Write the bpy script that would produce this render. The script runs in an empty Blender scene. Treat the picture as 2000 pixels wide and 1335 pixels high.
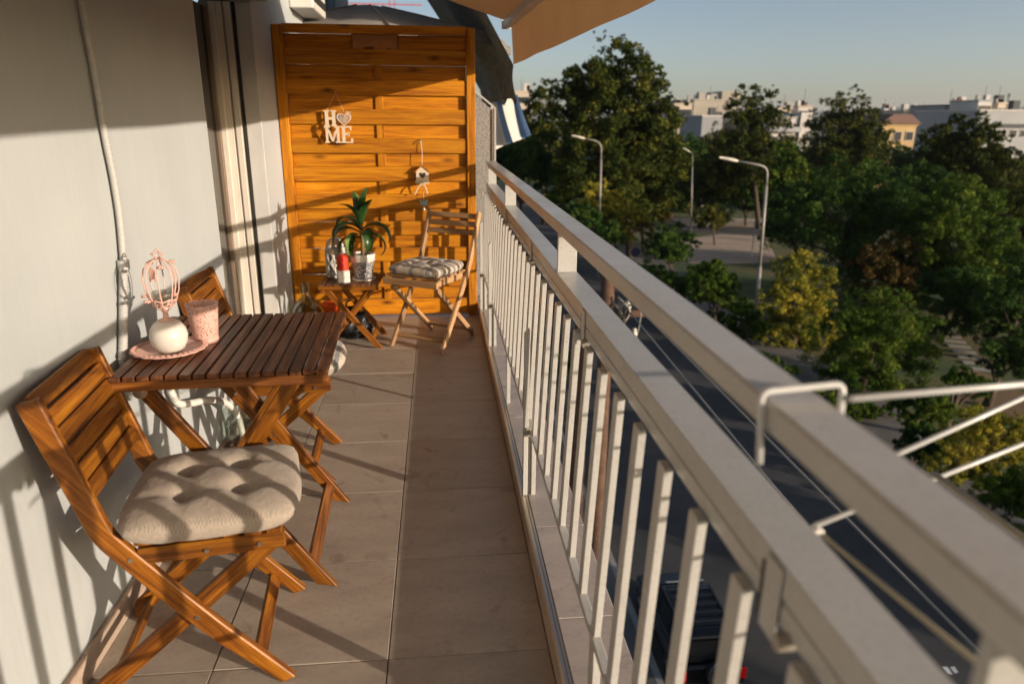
import bpy, bmesh, math, random
import numpy as np
from mathutils import Vector, Matrix, Euler

# ------------------------------------------------------------------ scene, camera, light
SC = bpy.context.scene
COL = SC.collection
R = math.radians
random.seed(7); RNG = np.random.default_rng(7)

FPX, YAW, PITCH, ROLL, CAMH = 1391.15, R(5.905), R(17.36), R(0.443), 1.35
cy, sy, cp, sp = math.cos(YAW), math.sin(YAW), math.cos(PITCH), math.sin(PITCH)
_fw = Vector((sy*cp, cy*cp, -sp)); _rt = Vector((cy, -sy, 0)); _up = _rt.cross(_fw)
_c, _s = math.cos(ROLL), math.sin(ROLL)
_r2 = _c*_rt + _s*_up; _u2 = -_s*_rt + _c*_up
CAM = Vector((0, 0, CAMH))
cd = bpy.data.cameras.new('camera'); cam = bpy.data.objects.new('camera', cd); COL.objects.link(cam)
m3 = Matrix((_r2, _u2, -_fw)).transposed()
cam.matrix_world = Matrix.Translation(CAM) @ m3.to_4x4()
cd.sensor_width = 36; cd.lens = 36*FPX/2000; cd.clip_start = .05; cd.clip_end = 20000
cd.dof.use_dof = True; cd.dof.focus_distance = 2.5; cd.dof.aperture_fstop = 2.8
SC.camera = cam

def ray(x, y):
    return (x-1000)/FPX*_r2 - (y-667.5)/FPX*_u2 + _fw
def at(x, y, ax, v):
    "point seen at photo pixel (x,y) on the plane axis ax = v"
    d = ray(x, y); return CAM + d*((v-CAM[ax])/d[ax])

SUN = Vector((1, -.74, .22)).normalized()      # towards the sun
SUN_EL = math.asin(SUN.z); SUN_AZ = math.atan2(SUN.x, SUN.y)
W = bpy.data.worlds.new('World'); SC.world = W; W.use_nodes = True
wn = W.node_tree; sky = wn.nodes.new('ShaderNodeTexSky'); sky.sky_type = 'NISHITA'; sky.sun_disc = False
sky.sun_elevation = SUN_EL; sky.sun_rotation = SUN_AZ
sky.air_density = .6; sky.dust_density = 1.6; sky.ozone_density = 0; sky.altitude = 50
wn.links.new(sky.outputs[0], wn.nodes['Background'].inputs[0]); wn.nodes['Background'].inputs[1].default_value = .12
sd = bpy.data.lights.new('sun', 'SUN'); sun = bpy.data.objects.new('sun', sd); COL.objects.link(sun)
sd.energy = 5.0; sd.angle = R(.55); sd.color = (1, .83, .66)
sun.rotation_euler = SUN.to_track_quat('Z', 'Y').to_euler()
SC.view_settings.view_transform = 'Standard'; SC.view_settings.look = 'None'
SC.view_settings.exposure = 0.34; SC.view_settings.gamma = 1
SC.cycles.use_denoising = True; SC.cycles.max_bounces = 8; SC.cycles.transparent_max_bounces = 24
SC.cycles.sample_clamp_indirect = 8

# ------------------------------------------------------------------ materials
MATS = {}
def nodes_of(name):
    m = bpy.data.materials.new(name); m.use_nodes = True; MATS[name] = m
    nt = m.node_tree; b = nt.nodes['Principled BSDF']
    return m, nt, b
def N(nt, typ, **kw):
    n = nt.nodes.new(typ)
    for k, v in kw.items():
        if k.startswith('i_'): n.inputs[k[2:].replace('_', ' ')].default_value = v
        else: setattr(n, k, v)
    return n
def ramp(nt, src, stops, interp='LINEAR'):
    r = nt.nodes.new('ShaderNodeValToRGB'); r.color_ramp.interpolation = interp
    el = r.color_ramp.elements
    while len(el) < len(stops): el.new(.5)
    for e, (p, c) in zip(el, stops): e.position = p; e.color = (*c, 1) if len(c) == 3 else c
    nt.links.new(src, r.inputs[0]); return r
def coords(nt, scale=(1, 1, 1), rnd=0., kind='Object'):
    tc = N(nt, 'ShaderNodeTexCoord'); mp = N(nt, 'ShaderNodeMapping'); mp.inputs['Scale'].default_value = scale
    src = tc.outputs[kind]
    if rnd:
        oi = N(nt, 'ShaderNodeObjectInfo'); mu = N(nt, 'ShaderNodeVectorMath', operation='SCALE')
        mu.inputs[0].default_value = (rnd, rnd*.7, rnd*1.3); nt.links.new(oi.outputs['Random'], mu.inputs['Scale'])
        ad = N(nt, 'ShaderNodeVectorMath', operation='ADD'); nt.links.new(src, ad.inputs[0]); nt.links.new(mu.outputs[0], ad.inputs[1]); src = ad.outputs[0]
    nt.links.new(src, mp.inputs[0]); return mp.outputs[0]
def bump(nt, b, src, strength, dist=.01):
    bp = N(nt, 'ShaderNodeBump'); bp.inputs['Strength'].default_value = strength; bp.inputs['Distance'].default_value = dist
    nt.links.new(src, bp.inputs['Height']); nt.links.new(bp.outputs[0], b.inputs['Normal']); return bp
def plain(name, col, rough=.5, metal=0., noise=0., nscale=8., bmp=0., spec=.5, coat=0., trans=0., ior=1.45, kind='Object'):
    m, nt, b = nodes_of(name)
    b.inputs['Base Color'].default_value = (*col, 1); b.inputs['Roughness'].default_value = rough
    b.inputs['Metallic'].default_value = metal; b.inputs['Specular IOR Level'].default_value = spec
    b.inputs['Coat Weight'].default_value = coat; b.inputs['Transmission Weight'].default_value = trans; b.inputs['IOR'].default_value = ior
    if noise or bmp:
        n = N(nt, 'ShaderNodeTexNoise'); n.inputs['Scale'].default_value = nscale; n.inputs['Detail'].default_value = 5
        nt.links.new(coords(nt, rnd=9.), n.inputs['Vector'])
        if noise:
            lo = tuple(max(0, c*(1-noise)) for c in col); hi = tuple(min(1, c*(1+noise)) for c in col)
            r = ramp(nt, n.outputs[0], [(.3, lo), (.7, hi)]); nt.links.new(r.outputs[0], b.inputs['Base Color'])
        if bmp: bump(nt, b, n.outputs[0], bmp)
    return m
def wood(name, dark, mid, light, rough=.42, coat=0., knots=False, gs=1.):
    m, nt, b = nodes_of(name)
    v = coords(nt, (1.6*gs, 26*gs, 26*gs), 30.)
    n = N(nt, 'ShaderNodeTexNoise'); n.inputs['Scale'].default_value = 1.6; n.inputs['Detail'].default_value = 7; n.inputs['Roughness'].default_value = .62; n.inputs['Distortion'].default_value = .9
    nt.links.new(v, n.inputs['Vector'])
    v3 = coords(nt, (4*gs, 120*gs, 120*gs), 30.)
    nf2 = N(nt, 'ShaderNodeTexNoise'); nf2.inputs['Scale'].default_value = 1.6; nf2.inputs['Detail'].default_value = 4; nf2.inputs['Roughness'].default_value = .7; nt.links.new(v3, nf2.inputs['Vector'])
    mxn = N(nt, 'ShaderNodeMath', operation='MULTIPLY_ADD'); mxn.inputs[1].default_value = .50; nt.links.new(nf2.outputs[0], mxn.inputs[0])
    mxs = N(nt, 'ShaderNodeMath', operation='MULTIPLY_ADD'); mxs.inputs[1].default_value = .95; mxs.inputs[2].default_value = -.225; nt.links.new(n.outputs[0], mxs.inputs[0]); nt.links.new(mxs.outputs[0], mxn.inputs[2])
    r = ramp(nt, mxn.outputs[0], [(.30, dark), (.5, mid), (.72, light)])
    col = r.outputs[0]
    # piece to piece tone
    oi = N(nt, 'ShaderNodeObjectInfo'); mr = N(nt, 'ShaderNodeMapRange'); mr.inputs['To Min'].default_value = .76; mr.inputs['To Max'].default_value = 1.2
    nt.links.new(oi.outputs['Random'], mr.inputs[0])
    mx = N(nt, 'ShaderNodeMix', data_type='RGBA', blend_type='MULTIPLY'); mx.inputs['Factor'].default_value = 1
    nt.links.new(col, mx.inputs['A']); nt.links.new(mr.outputs[0], mx.inputs['B']); col = mx.outputs['Result']
    if knots:
        v2 = coords(nt, (3.2, 8.5, 8.5), 30.)
        vo = N(nt, 'ShaderNodeTexVoronoi'); vo.inputs['Scale'].default_value = 1.; vo.inputs['Randomness'].default_value = 1.
        nt.links.new(v2, vo.inputs['Vector'])
        kr = ramp(nt, vo.outputs['Distance'], [(.04, (1, 1, 1)), (.10, (.55, .55, .55)), (.2, (0, 0, 0))])
        mk = N(nt, 'ShaderNodeMix', data_type='RGBA', blend_type='MIX'); mk.inputs['B'].default_value = (dark[0]*.42, dark[1]*.32, dark[2]*.3, 1)
        nt.links.new(kr.outputs[0], mk.inputs['Factor']); nt.links.new(col, mk.inputs['A']); col = mk.outputs['Result']
    nt.links.new(col, b.inputs['Base Color'])
    b.inputs['Roughness'].default_value = rough; b.inputs['Specular IOR Level'].default_value = .3; b.inputs['Coat Weight'].default_value = coat; b.inputs['Coat Roughness'].default_value = .25
    bump(nt, b, mxn.outputs[0], .22, .003)
    rr_ = ramp(nt, mxn.outputs[0], [(.3, (rough+.16,)*3), (.7, (rough-.04,)*3)]); nt.links.new(rr_.outputs[0], b.inputs['Roughness'])
    return m
def leafmat(name, cols, trans=.28, scale=.6):
    m, nt, b = nodes_of(name)
    g = N(nt, 'ShaderNodeNewGeometry'); n = N(nt, 'ShaderNodeTexNoise'); n.inputs['Scale'].default_value = scale; n.inputs['Detail'].default_value = 3
    nt.links.new(coords(nt, rnd=40.), n.inputs['Vector'])
    ad = N(nt, 'ShaderNodeMath', operation='MULTIPLY_ADD'); ad.inputs[1].default_value = .45; 
    nt.links.new(g.outputs['Random Per Island'], ad.inputs[0]); 
    mm = N(nt, 'ShaderNodeMath', operation='MULTIPLY_ADD'); mm.inputs[1].default_value = 1.3; mm.inputs[2].default_value = -.38
    nt.links.new(n.outputs[0], mm.inputs[0]); nt.links.new(mm.outputs[0], ad.inputs[2])
    k = len(cols)-1
    r = ramp(nt, ad.outputs[0], [(.12+.8*i/k, c) for i, c in enumerate(cols)])
    nt.links.new(r.outputs[0], b.inputs['Base Color']); b.inputs['Roughness'].default_value = .6; b.inputs['Specular IOR Level'].default_value = .06
    t = N(nt, 'ShaderNodeBsdfTranslucent'); nt.links.new(r.outputs[0], t.inputs[0])
    ms = N(nt, 'ShaderNodeMixShader'); ms.inputs[0].default_value = trans
    nt.links.new(b.outputs[0], ms.inputs[1]); nt.links.new(t.outputs[0], ms.inputs[2]); nt.links.new(ms.outputs[0], nt.nodes['Material Output'].inputs[0])
    return m

# ------------------------------------------------------------------ mesh helpers
class MB:
    def __init__(s): s.v = []; s.f = []
    def add(s, vs, fs):
        o = len(s.v); s.v += [tuple(p) for p in vs]; s.f += [tuple(i+o for i in f) for f in fs]; return s
    def box(s, x0, x1, y0, y1, z0, z1):
        return s.add([(x0,y0,z0),(x1,y0,z0),(x1,y1,z0),(x0,y1,z0),(x0,y0,z1),(x1,y0,z1),(x1,y1,z1),(x0,y1,z1)],
                     [(3,2,1,0),(4,5,6,7),(0,1,5,4),(1,2,6,5),(2,3,7,6),(3,0,4,7)])
    def prism(s, poly, y0, y1, axis=1):
        "extrude a 2-D polygon: axis=1 -> (x,z) polygon along y; 0 -> (y,z) along x; 2 -> (x,y) along z"
        n = len(poly)
        def P(a, b, t): return (a, t, b) if axis == 1 else ((t, a, b) if axis == 0 else (a, b, t))
        vs = [P(a, b, y0) for a, b in poly] + [P(a, b, y1) for a, b in poly]
        fs = [tuple(range(n)), tuple(range(2*n-1, n-1, -1))] + [(i, i+n, (i+1) % n+n, (i+1) % n) for i in range(n)]
        return s.add(vs, fs)
    def tube(s, pts, r, n=8, closed=False, caps=True):
        pts = [Vector(p) for p in pts]; m = len(pts); rr = r if hasattr(r, '__len__') else [r]*m
        base = len(s.v); prev = None
        for i, p in enumerate(pts):
            if closed: t = pts[(i+1) % m]-pts[i-1]
            else: t = pts[min(i+1, m-1)]-pts[max(i-1, 0)]
            t.normalize()
            if prev is None:
                a = Vector((0, 0, 1)) if abs(t.z) < .9 else Vector((1, 0, 0)); u = t.cross(a).normalized()
            else:
                u = (prev - t*prev.dot(t))
                u = u.normalized() if u.length > 1e-6 else t.orthogonal().normalized()
            prev = u; w = t.cross(u)
            for k in range(n):
                a = 2*math.pi*k/n; s.v.append(tuple(p+(u*math.cos(a)+w*math.sin(a))*rr[i]))
        L = m if closed else m-1
        for i in range(L):
            for k in range(n):
                a = base+i*n+k; b_ = base+i*n+(k+1) % n; c = base+((i+1) % m)*n+(k+1) % n; d = base+((i+1) % m)*n+k
                s.f.append((a, b_, c, d))
        if caps and not closed:
            s.f.append(tuple(base+k for k in range(n-1, -1, -1))); s.f.append(tuple(base+(m-1)*n+k for k in range(n)))
        return s
    def lathe(s, prof, n=24, cx=0, cy=0, cap=True):
        base = len(s.v)
        for r, z in prof:
            for k in range(n):
                a = 2*math.pi*k/n; s.v.append((cx+r*math.cos(a), cy+r*math.sin(a), z))
        for i in range(len(prof)-1):
            for k in range(n):
                s.f.append((base+i*n+k, base+i*n+(k+1) % n, base+(i+1)*n+(k+1) % n, base+(i+1)*n+k))
        if cap:
            s.f.append(tuple(base+k for k in range(n-1, -1, -1))); s.f.append(tuple(base+(len(prof)-1)*n+k for k in range(n)))
        return s
    def mesh(s, name, smooth=False):
        me = bpy.data.meshes.new(name); me.from_pydata(s.v, [], s.f); me.update()
        if smooth: me.polygons.foreach_set('use_smooth', [True]*len(me.polygons))
        return me
    def build(s, name, mat, parent=None, smooth=False, bev=0., loc=None):
        me = s.mesh(name, smooth)
        return place(name, me, mat, parent, bev, loc)
def place(name, me, mat, parent=None, bev=0., loc=None, mtx=None):
    o = bpy.data.objects.new(name, me); COL.objects.link(o)
    if mat is not None and not me.materials: me.materials.append(MATS[mat] if isinstance(mat, str) else mat)
    if parent is not None: o.parent = parent
    if mtx is not None: o.matrix_local = mtx
    elif loc is not None: o.location = loc
    if bev:
        b = o.modifiers.new('bevel', 'BEVEL'); b.width = bev; b.segments = 2 if bev > .004 else 1; b.limit_method = 'ANGLE'; b.angle_limit = R(40)
    return o
def smooth_angle(me, ang=40):
    me.polygons.foreach_set('use_smooth', [True]*len(me.polygons))
    try: me.set_sharp_from_angle(angle=R(ang))
    except Exception: pass
def tag(o, label, cat=None, group=None, kind=None):
    if label: o['label'] = label
    if cat: o['category'] = cat
    if group: o['group'] = group
    if kind: o['kind'] = kind
    return o
def empty(name, loc=(0, 0, 0), rz=0.):
    o = bpy.data.objects.new(name, None); COL.objects.link(o); o.location = loc; o.rotation_euler = (0, 0, rz); o.empty_display_size = .1
    return o
def thing(name, label, cat, loc=(0, 0, 0), rz=0., group=None):
    return tag(empty(name, loc, rz), label, cat, group)
def struct(o, label=None, cat=None):
    o['kind'] = 'structure'
    if label: o['label'] = label
    if cat: o['category'] = cat
    return o
BARS = {}
def bar(name, mat, p0, p1, w, t, parent=None, side=(0, 1, 0), bev=.0025, cut=None):
    "a straight bar whose own X axis (and wood grain) runs from p0 to p1; t measured along side, w across"
    p0, p1 = Vector(p0), Vector(p1); x = (p1-p0); L = x.length; x.normalize()
    y = Vector(side); y = (y-x*y.dot(x)).normalized(); z = x.cross(y)
    key = (round(L, 4), round(w, 4), round(t, 4), mat, cut)
    if key not in BARS:
        mb = MB()
        if cut is None: mb.box(0, L, -t/2, t/2, -w/2, w/2)
        else:   # ends sheared in the w direction by cut[0], cut[1]
            a, b_ = cut
            mb.prism([(-a, -w/2), (L-b_, -w/2), (L+b_, w/2), (a, w/2)], -t/2, t/2, axis=1)
        BARS[key] = mb.mesh(name)
    m = Matrix((x, y, z)).transposed().to_4x4(); m.translation = p0
    return place(name, BARS[key], mat, parent, bev, mtx=m)
def rounded(pts, r=.03, k=4):
    "round the corners of an open 3-D polyline"
    pts = [Vector(p) for p in pts]; out = [pts[0]]
    for i in range(1, len(pts)-1):
        a, b_, c = pts[i-1], pts[i], pts[i+1]
        d0 = (a-b_); d1 = (c-b_); q = min(r, d0.length*.45, d1.length*.45)
        s0 = b_+d0.normalized()*q; s1 = b_+d1.normalized()*q
        for j in range(k+1):
            t = j/k; out.append((1-t)**2*s0+2*t*(1-t)*b_+t*t*s1)
    out.append(pts[-1]); return out

# ------------------------------------------------------------------ material library
def mk_wall():
    m, nt, b = nodes_of('plaster')
    v = coords(nt, (70, 70, 3.2)); n = N(nt, 'ShaderNodeTexNoise'); n.inputs['Scale'].default_value = 1.; n.inputs['Detail'].default_value = 4
    nt.links.new(v, n.inputs['Vector'])
    n2 = N(nt, 'ShaderNodeTexNoise'); n2.inputs['Scale'].default_value = 2.2; n2.inputs['Detail'].default_value = 5; nt.links.new(coords(nt), n2.inputs['Vector'])
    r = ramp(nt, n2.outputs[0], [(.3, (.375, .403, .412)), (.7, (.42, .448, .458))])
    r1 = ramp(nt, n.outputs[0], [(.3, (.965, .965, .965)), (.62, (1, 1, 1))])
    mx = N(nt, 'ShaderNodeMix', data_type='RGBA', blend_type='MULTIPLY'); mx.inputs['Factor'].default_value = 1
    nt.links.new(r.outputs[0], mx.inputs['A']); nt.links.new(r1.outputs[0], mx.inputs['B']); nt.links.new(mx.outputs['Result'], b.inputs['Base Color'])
    b.inputs['Roughness'].default_value = .75
    n5 = N(nt, 'ShaderNodeTexNoise'); n5.inputs['Scale'].default_value = 190; n5.inputs['Detail'].default_value = 3; nt.links.new(coords(nt), n5.inputs['Vector'])
    s5 = N(nt, 'ShaderNodeMath', operation='ADD'); nt.links.new(n.outputs[0], s5.inputs[0]); nt.links.new(n5.outputs[0], s5.inputs[1]); bump(nt, b, s5.outputs[0], .16, .003)
mk_wall()
def mk_tile(name, a, c, rough):
    m, nt, b = nodes_of(name)
    n = N(nt, 'ShaderNodeTexNoise'); n.inputs['Scale'].default_value = 3.5; n.inputs['Detail'].default_value = 8; n.inputs['Roughness'].default_value = .6
    nt.links.new(coords(nt, (1, 2.6, 1), 25.), n.inputs['Vector'])
    n2 = N(nt, 'ShaderNodeTexNoise'); n2.inputs['Scale'].default_value = 60; n2.inputs['Detail'].default_value = 3; nt.links.new(coords(nt, rnd=5.), n2.inputs['Vector'])
    r = ramp(nt, n.outputs[0], [(.28, a), (.72, c)])
    r2 = ramp(nt, n2.outputs[0], [(.25, (.86, .86, .86)), (.5, (1, 1, 1))])
    mx = N(nt, 'ShaderNodeMix', data_type='RGBA', blend_type='MULTIPLY'); mx.inputs['Factor'].default_value = 1
    nt.links.new(r.outputs[0], mx.inputs['A']); nt.links.new(r2.outputs[0], mx.inputs['B'])
    oi = N(nt, 'ShaderNodeObjectInfo'); mr = N(nt, 'ShaderNodeMapRange'); mr.inputs['To Min'].default_value = .90; mr.inputs['To Max'].default_value = 1.07; nt.links.new(oi.outputs['Random'], mr.inputs[0])
    # dull stains and scuffs with shapes of their own
    n3 = N(nt, 'ShaderNodeTexNoise'); n3.inputs['Scale'].default_value = 7; n3.inputs['Detail'].default_value = 6; n3.inputs['Distortion'].default_value = 1.2; nt.links.new(coords(nt, rnd=50.), n3.inputs['Vector'])
    r3 = ramp(nt, n3.outputs[0], [(.30, (.74, .72, .70)), (.40, (1, 1, 1))])
    m2 = N(nt, 'ShaderNodeMix', data_type='RGBA', blend_type='MULTIPLY'); m2.inputs['Factor'].default_value = 1; nt.links.new(mx.outputs['Result'], m2.inputs['A']); nt.links.new(mr.outputs[0], m2.inputs['B'])
    m4 = N(nt, 'ShaderNodeMix', data_type='RGBA', blend_type='MULTIPLY'); m4.inputs['Factor'].default_value = 1; nt.links.new(m2.outputs['Result'], m4.inputs['A']); nt.links.new(r3.outputs[0], m4.inputs['B'])
    nt.links.new(m4.outputs['Result'], b.inputs['Base Color'])
    rr = ramp(nt, n.outputs[0], [(.3, (rough-.08,)*3), (.7, (rough+.1,)*3)]); nt.links.new(rr.outputs[0], b.inputs['Roughness'])
    bump(nt, b, n2.outputs[0], .05, .002)
mk_tile('floor_tile', (.32, .27, .222), (.44, .375, .31), .45)
mk_tile('skirt_tile', (.38, .29, .225), (.46, .36, .285), .4)
mk_tile('kerb_tile', (.37, .315, .28), (.48, .42, .38), .32)
plain('grout', (.30, .26, .22), .9)
plain('alu_trim', (.62, .58, .5), .3, 1.)
plain('dark_gap', (.02, .018, .015), .8)
def mk_rail():
    m, nt, b = nodes_of('rail_paint')
    n = N(nt, 'ShaderNodeTexNoise'); n.inputs['Scale'].default_value = 3.5; n.inputs['Detail'].default_value = 7; n.inputs['Roughness'].default_value = .65; nt.links.new(coords(nt, rnd=9.), n.inputs['Vector'])
    r = ramp(nt, n.outputs[0], [(.3, (.405, .40, .38)), (.62, (.475, .47, .45))])
    v = N(nt, 'ShaderNodeTexVoronoi'); v.inputs['Scale'].default_value = 22; nt.links.new(coords(nt, (1, .6, .8), 13.), v.inputs['Vector'])
    n2 = N(nt, 'ShaderNodeTexNoise'); n2.inputs['Scale'].default_value = 130; n2.inputs['Detail'].default_value = 2; nt.links.new(coords(nt, rnd=3.), n2.inputs['Vector'])
    ch = ramp(nt, v.outputs['Distance'], [(.03, (.62, .56, .50)), (.06, (1, 1, 1))])          # small chips and specks
    du = ramp(nt, n2.outputs[0], [(.32, (.90, .89, .87)), (.5, (1, 1, 1))])
    a = N(nt, 'ShaderNodeMix', data_type='RGBA', blend_type='MULTIPLY'); a.inputs['Factor'].default_value = 1; nt.links.new(r.outputs[0], a.inputs['A']); nt.links.new(ch.outputs[0], a.inputs['B'])
    c = N(nt, 'ShaderNodeMix', data_type='RGBA', blend_type='MULTIPLY'); c.inputs['Factor'].default_value = 1; nt.links.new(a.outputs['Result'], c.inputs['A']); nt.links.new(du.outputs[0], c.inputs['B'])
    nt.links.new(c.outputs['Result'], b.inputs['Base Color'])
    rr = ramp(nt, n.outputs[0], [(.3, (.48, .48, .48)), (.7, (.28, .28, .28))]); nt.links.new(rr.outputs[0], b.inputs['Roughness']); b.inputs['Coat Weight'].default_value = .35; b.inputs['Coat Roughness'].default_value = .2
    bump(nt, b, n2.outputs[0], .04, .002)
mk_rail()
plain('bracket_metal', (.36, .33, .28), .45, .3)
wood('chair_wood', (.040, .011, .0015), (.175, .056, .004), (.34, .135, .011), .40, .10)
wood('table_wood', (.06, .018, .004), (.17, .058, .010), (.30, .115, .022), .42, .12)
wood('table_top', (.032, .010, .004), (.098, .035, .013), (.20, .082, .032), .38, .10)
wood('pale_wood', (.28, .15, .07), (.40, .235, .115), (.49, .31, .165), .5)
wood('screen_wood', (.22, .066, .0015), (.44, .158, .0025), (.58, .25, .010), .52, 0., knots=True, gs=.8)
wood('small_table_top', (.07, .03, .015), (.13, .055, .026), (.2, .09, .045), .45)
plain('steel', (.55, .53, .5), .3, 1.)
plain('white_wire', (.55, .56, .55), .3, coat=.2)
plain('white_plastic', (.60, .585, .54), .42)
plain('tan_rod', (.28, .25, .18), .5)
plain('rubber_black', (.012, .012, .013), .6)
# soft goods
def fabric(name, col, col2, sc=260, stripes=None):
    m, nt, b = nodes_of(name)
    v = coords(nt, kind='UV'); vo_ = coords(nt)
    mu = N(nt, 'ShaderNodeTexChecker'); mu.inputs['Scale'].default_value = 1; mu.inputs[1].default_value = (1, 1, 1, 1); mu.inputs[2].default_value = (0, 0, 0, 1)
    mp_ = N(nt, 'ShaderNodeMapping'); mp_.inputs['Scale'].default_value = (sc/3.6, sc/3.6, 0); nt.links.new(v, mp_.inputs[0]); nt.links.new(mp_.outputs[0], mu.inputs[0])
    nz_ = N(nt, 'ShaderNodeTexNoise'); nz_.inputs['Scale'].default_value = 120; nz_.inputs['Detail'].default_value = 3; nt.links.new(vo_, nz_.inputs['Vector'])
    ad_ = N(nt, 'ShaderNodeMath', operation='MULTIPLY_ADD'); ad_.inputs[1].default_value = .45; nt.links.new(mu.outputs['Fac'], ad_.inputs[0]); nt.links.new(nz_.outputs[0], ad_.inputs[2]); mu = ad_
    r = ramp(nt, mu.outputs[0], [(.30, col2), (.80, col)]); c = r.outputs[0]
    if stripes:
        sep = N(nt, 'ShaderNodeSeparateXYZ'); nt.links.new(vo_, sep.inputs[0])
        for ax, list_ in stripes.items():
            for (c0, hw, dark) in list_:
                s = N(nt, 'ShaderNodeMath', operation='SUBTRACT'); s.inputs[1].default_value = c0; nt.links.new(sep.outputs[ax], s.inputs[0])
                a = N(nt, 'ShaderNodeMath', operation='ABSOLUTE'); nt.links.new(s.outputs[0], a.inputs[0])
                l = N(nt, 'ShaderNodeMath', operation='LESS_THAN'); l.inputs[1].default_value = hw; nt.links.new(a.outputs[0], l.inputs[0])
                k = N(nt, 'ShaderNodeMath', operation='MULTIPLY'); k.inputs[1].default_value = .75; nt.links.new(l.outputs[0], k.inputs[0])
                mx = N(nt, 'ShaderNodeMix', data_type='RGBA', blend_type='MIX'); mx.inputs['B'].default_value = (*dark, 1)
                nt.links.new(k.outputs[0], mx.inputs['Factor']); nt.links.new(c, mx.inputs['A']); c = mx.outputs['Result']
    nt.links.new(c, b.inputs['Base Color']); b.inputs['Roughness'].default_value = .92; b.inputs['Specular IOR Level'].default_value = .15
    b.inputs['Sheen Weight'].default_value = .15
    nw = N(nt, 'ShaderNodeTexNoise'); nw.inputs['Scale'].default_value = 26; nw.inputs['Detail'].default_value = 5; nw.inputs['Distortion'].default_value = 1.4; nt.links.new(vo_, nw.inputs['Vector'])
    aw_ = N(nt, 'ShaderNodeMath', operation='MULTIPLY_ADD'); aw_.inputs[1].default_value = 7.; nt.links.new(nw.outputs[0], aw_.inputs[0]); nt.links.new(mu.outputs[0], aw_.inputs[2])
    bump(nt, b, aw_.outputs[0], .30, .0016)
fabric('cushion_beige', (.375, .32, .265), (.255, .215, .175), 900)
blu = (.13, .15, .18)
fabric('cushion_plaid_shadow', (.50, .43, .35), (.40, .34, .28), 900, {0: [(-.115, .014, blu), (.0, .012, blu), (.115, .014, blu)], 1: [(-.115, .014, blu), (.0, .012, blu), (.115, .014, blu)]})
fabric('cushion_striped', (.50, .44, .37), (.40, .35, .29), 900, {0: [(-.05, .008, blu), (.03, .008, blu), (.10, .008, blu), (.165, .008, blu)]})
def mk_translucent(name, col, f, rough=.9):
    m, nt, b = nodes_of(name); b.inputs['Base Color'].default_value = (*col, 1); b.inputs['Roughness'].default_value = rough; b.inputs['Specular IOR Level'].default_value = .1
    n = N(nt, 'ShaderNodeTexNoise'); n.inputs['Scale'].default_value = 5; n.inputs['Detail'].default_value = 5; nt.links.new(coords(nt), n.inputs['Vector'])
    r = ramp(nt, n.outputs[0], [(.3, tuple(c*.9 for c in col)), (.7, col)]); nt.links.new(r.outputs[0], b.inputs['Base Color'])
    t = N(nt, 'ShaderNodeBsdfTranslucent'); nt.links.new(r.outputs[0], t.inputs[0])
    ms = N(nt, 'ShaderNodeMixShader'); ms.inputs[0].default_value = f
    nt.links.new(b.outputs[0], ms.inputs[1]); nt.links.new(t.outputs[0], ms.inputs[2]); nt.links.new(ms.outputs[0], nt.nodes['Material Output'].inputs[0])
mk_translucent('awning_cloth', (.50, .29, .14), .12)
mk_translucent('umbrella_cloth', (.27, .245, .22), .2)
mk_translucent('flag_white', (.74, .70, .64), .3)
mk_translucent('flag_blue', (.15, .26, .48), .3)
plain('ceramic_white', (.60, .57, .52), .3, noise=.07, nscale=14)
plain('pink_metal', (.62, .38, .32), .42, noise=.06, nscale=30)
plain('letter_cream', (.62, .50, .36), .55, noise=.05, nscale=20)
plain('cord', (.60, .50, .38), .9)
plain('butterfly_blue', (.20, .42, .50), .6)
plain('hole_dark', (.03, .02, .015), .8)
plain('yarn_red', (.70, .035, .015), .6, noise=.25, nscale=90, bmp=.5)
plain('bowl_red', (.75, .10, .01), .35)
plain('bag_black', (.008, .008, .01), .35, bmp=.4, nscale=14)
plain('soil', (.06, .04, .025), .95, noise=.4, nscale=60)
plain('leaf_dark', (.022, .065, .014), .33, noise=.4, nscale=12, coat=.15)
plain('leaf_light', (.20, .30, .09), .4, noise=.3, nscale=20)
plain('stalk', (.20, .13, .06), .8)
def mk_glass(name, col, rough=.02):
    m, nt, b = nodes_of(name)
    g = N(nt, 'ShaderNodeBsdfGlossy'); g.inputs['Roughness'].default_value = rough
    t = N(nt, 'ShaderNodeBsdfTransparent'); t.inputs[0].default_value = (*col, 1)
    f = N(nt, 'ShaderNodeLayerWeight'); f.inputs[0].default_value = .25
    mp = N(nt, 'ShaderNodeMapRange'); mp.inputs['To Min'].default_value = .05; mp.inputs['To Max'].default_value = .75; nt.links.new(f.outputs['Facing'], mp.inputs[0])
    ms = N(nt, 'ShaderNodeMixShader'); nt.links.new(mp.outputs[0], ms.inputs[0]); nt.links.new(t.outputs[0], ms.inputs[1]); nt.links.new(g.outputs[0], ms.inputs[2])
    nt.links.new(ms.outputs[0], nt.nodes['Material Output'].inputs[0])
mk_glass('clear_glass', (.90, .93, .90)); mk_glass('green_glass', (.80, .85, .74))
def mk_pattern(name, base, dark, scale, lo=.02, hi=.08, feat='DISTANCE_TO_EDGE', rough=.35):
    "ornamental print: voronoi cell lines"
    m, nt, b = nodes_of(name)
    v = N(nt, 'ShaderNodeTexVoronoi', feature=feat); v.inputs['Scale'].default_value = scale; nt.links.new(coords(nt), v.inputs['Vector'])
    r = ramp(nt, v.outputs['Distance'], [(lo, base), (hi, dark)]); nt.links.new(r.outputs[0], b.inputs['Base Color']); b.inputs['Roughness'].default_value = rough
mk_pattern('pot_lace', (.60, .58, .55), (.014, .018, .04), 80, .055, .085)
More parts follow.
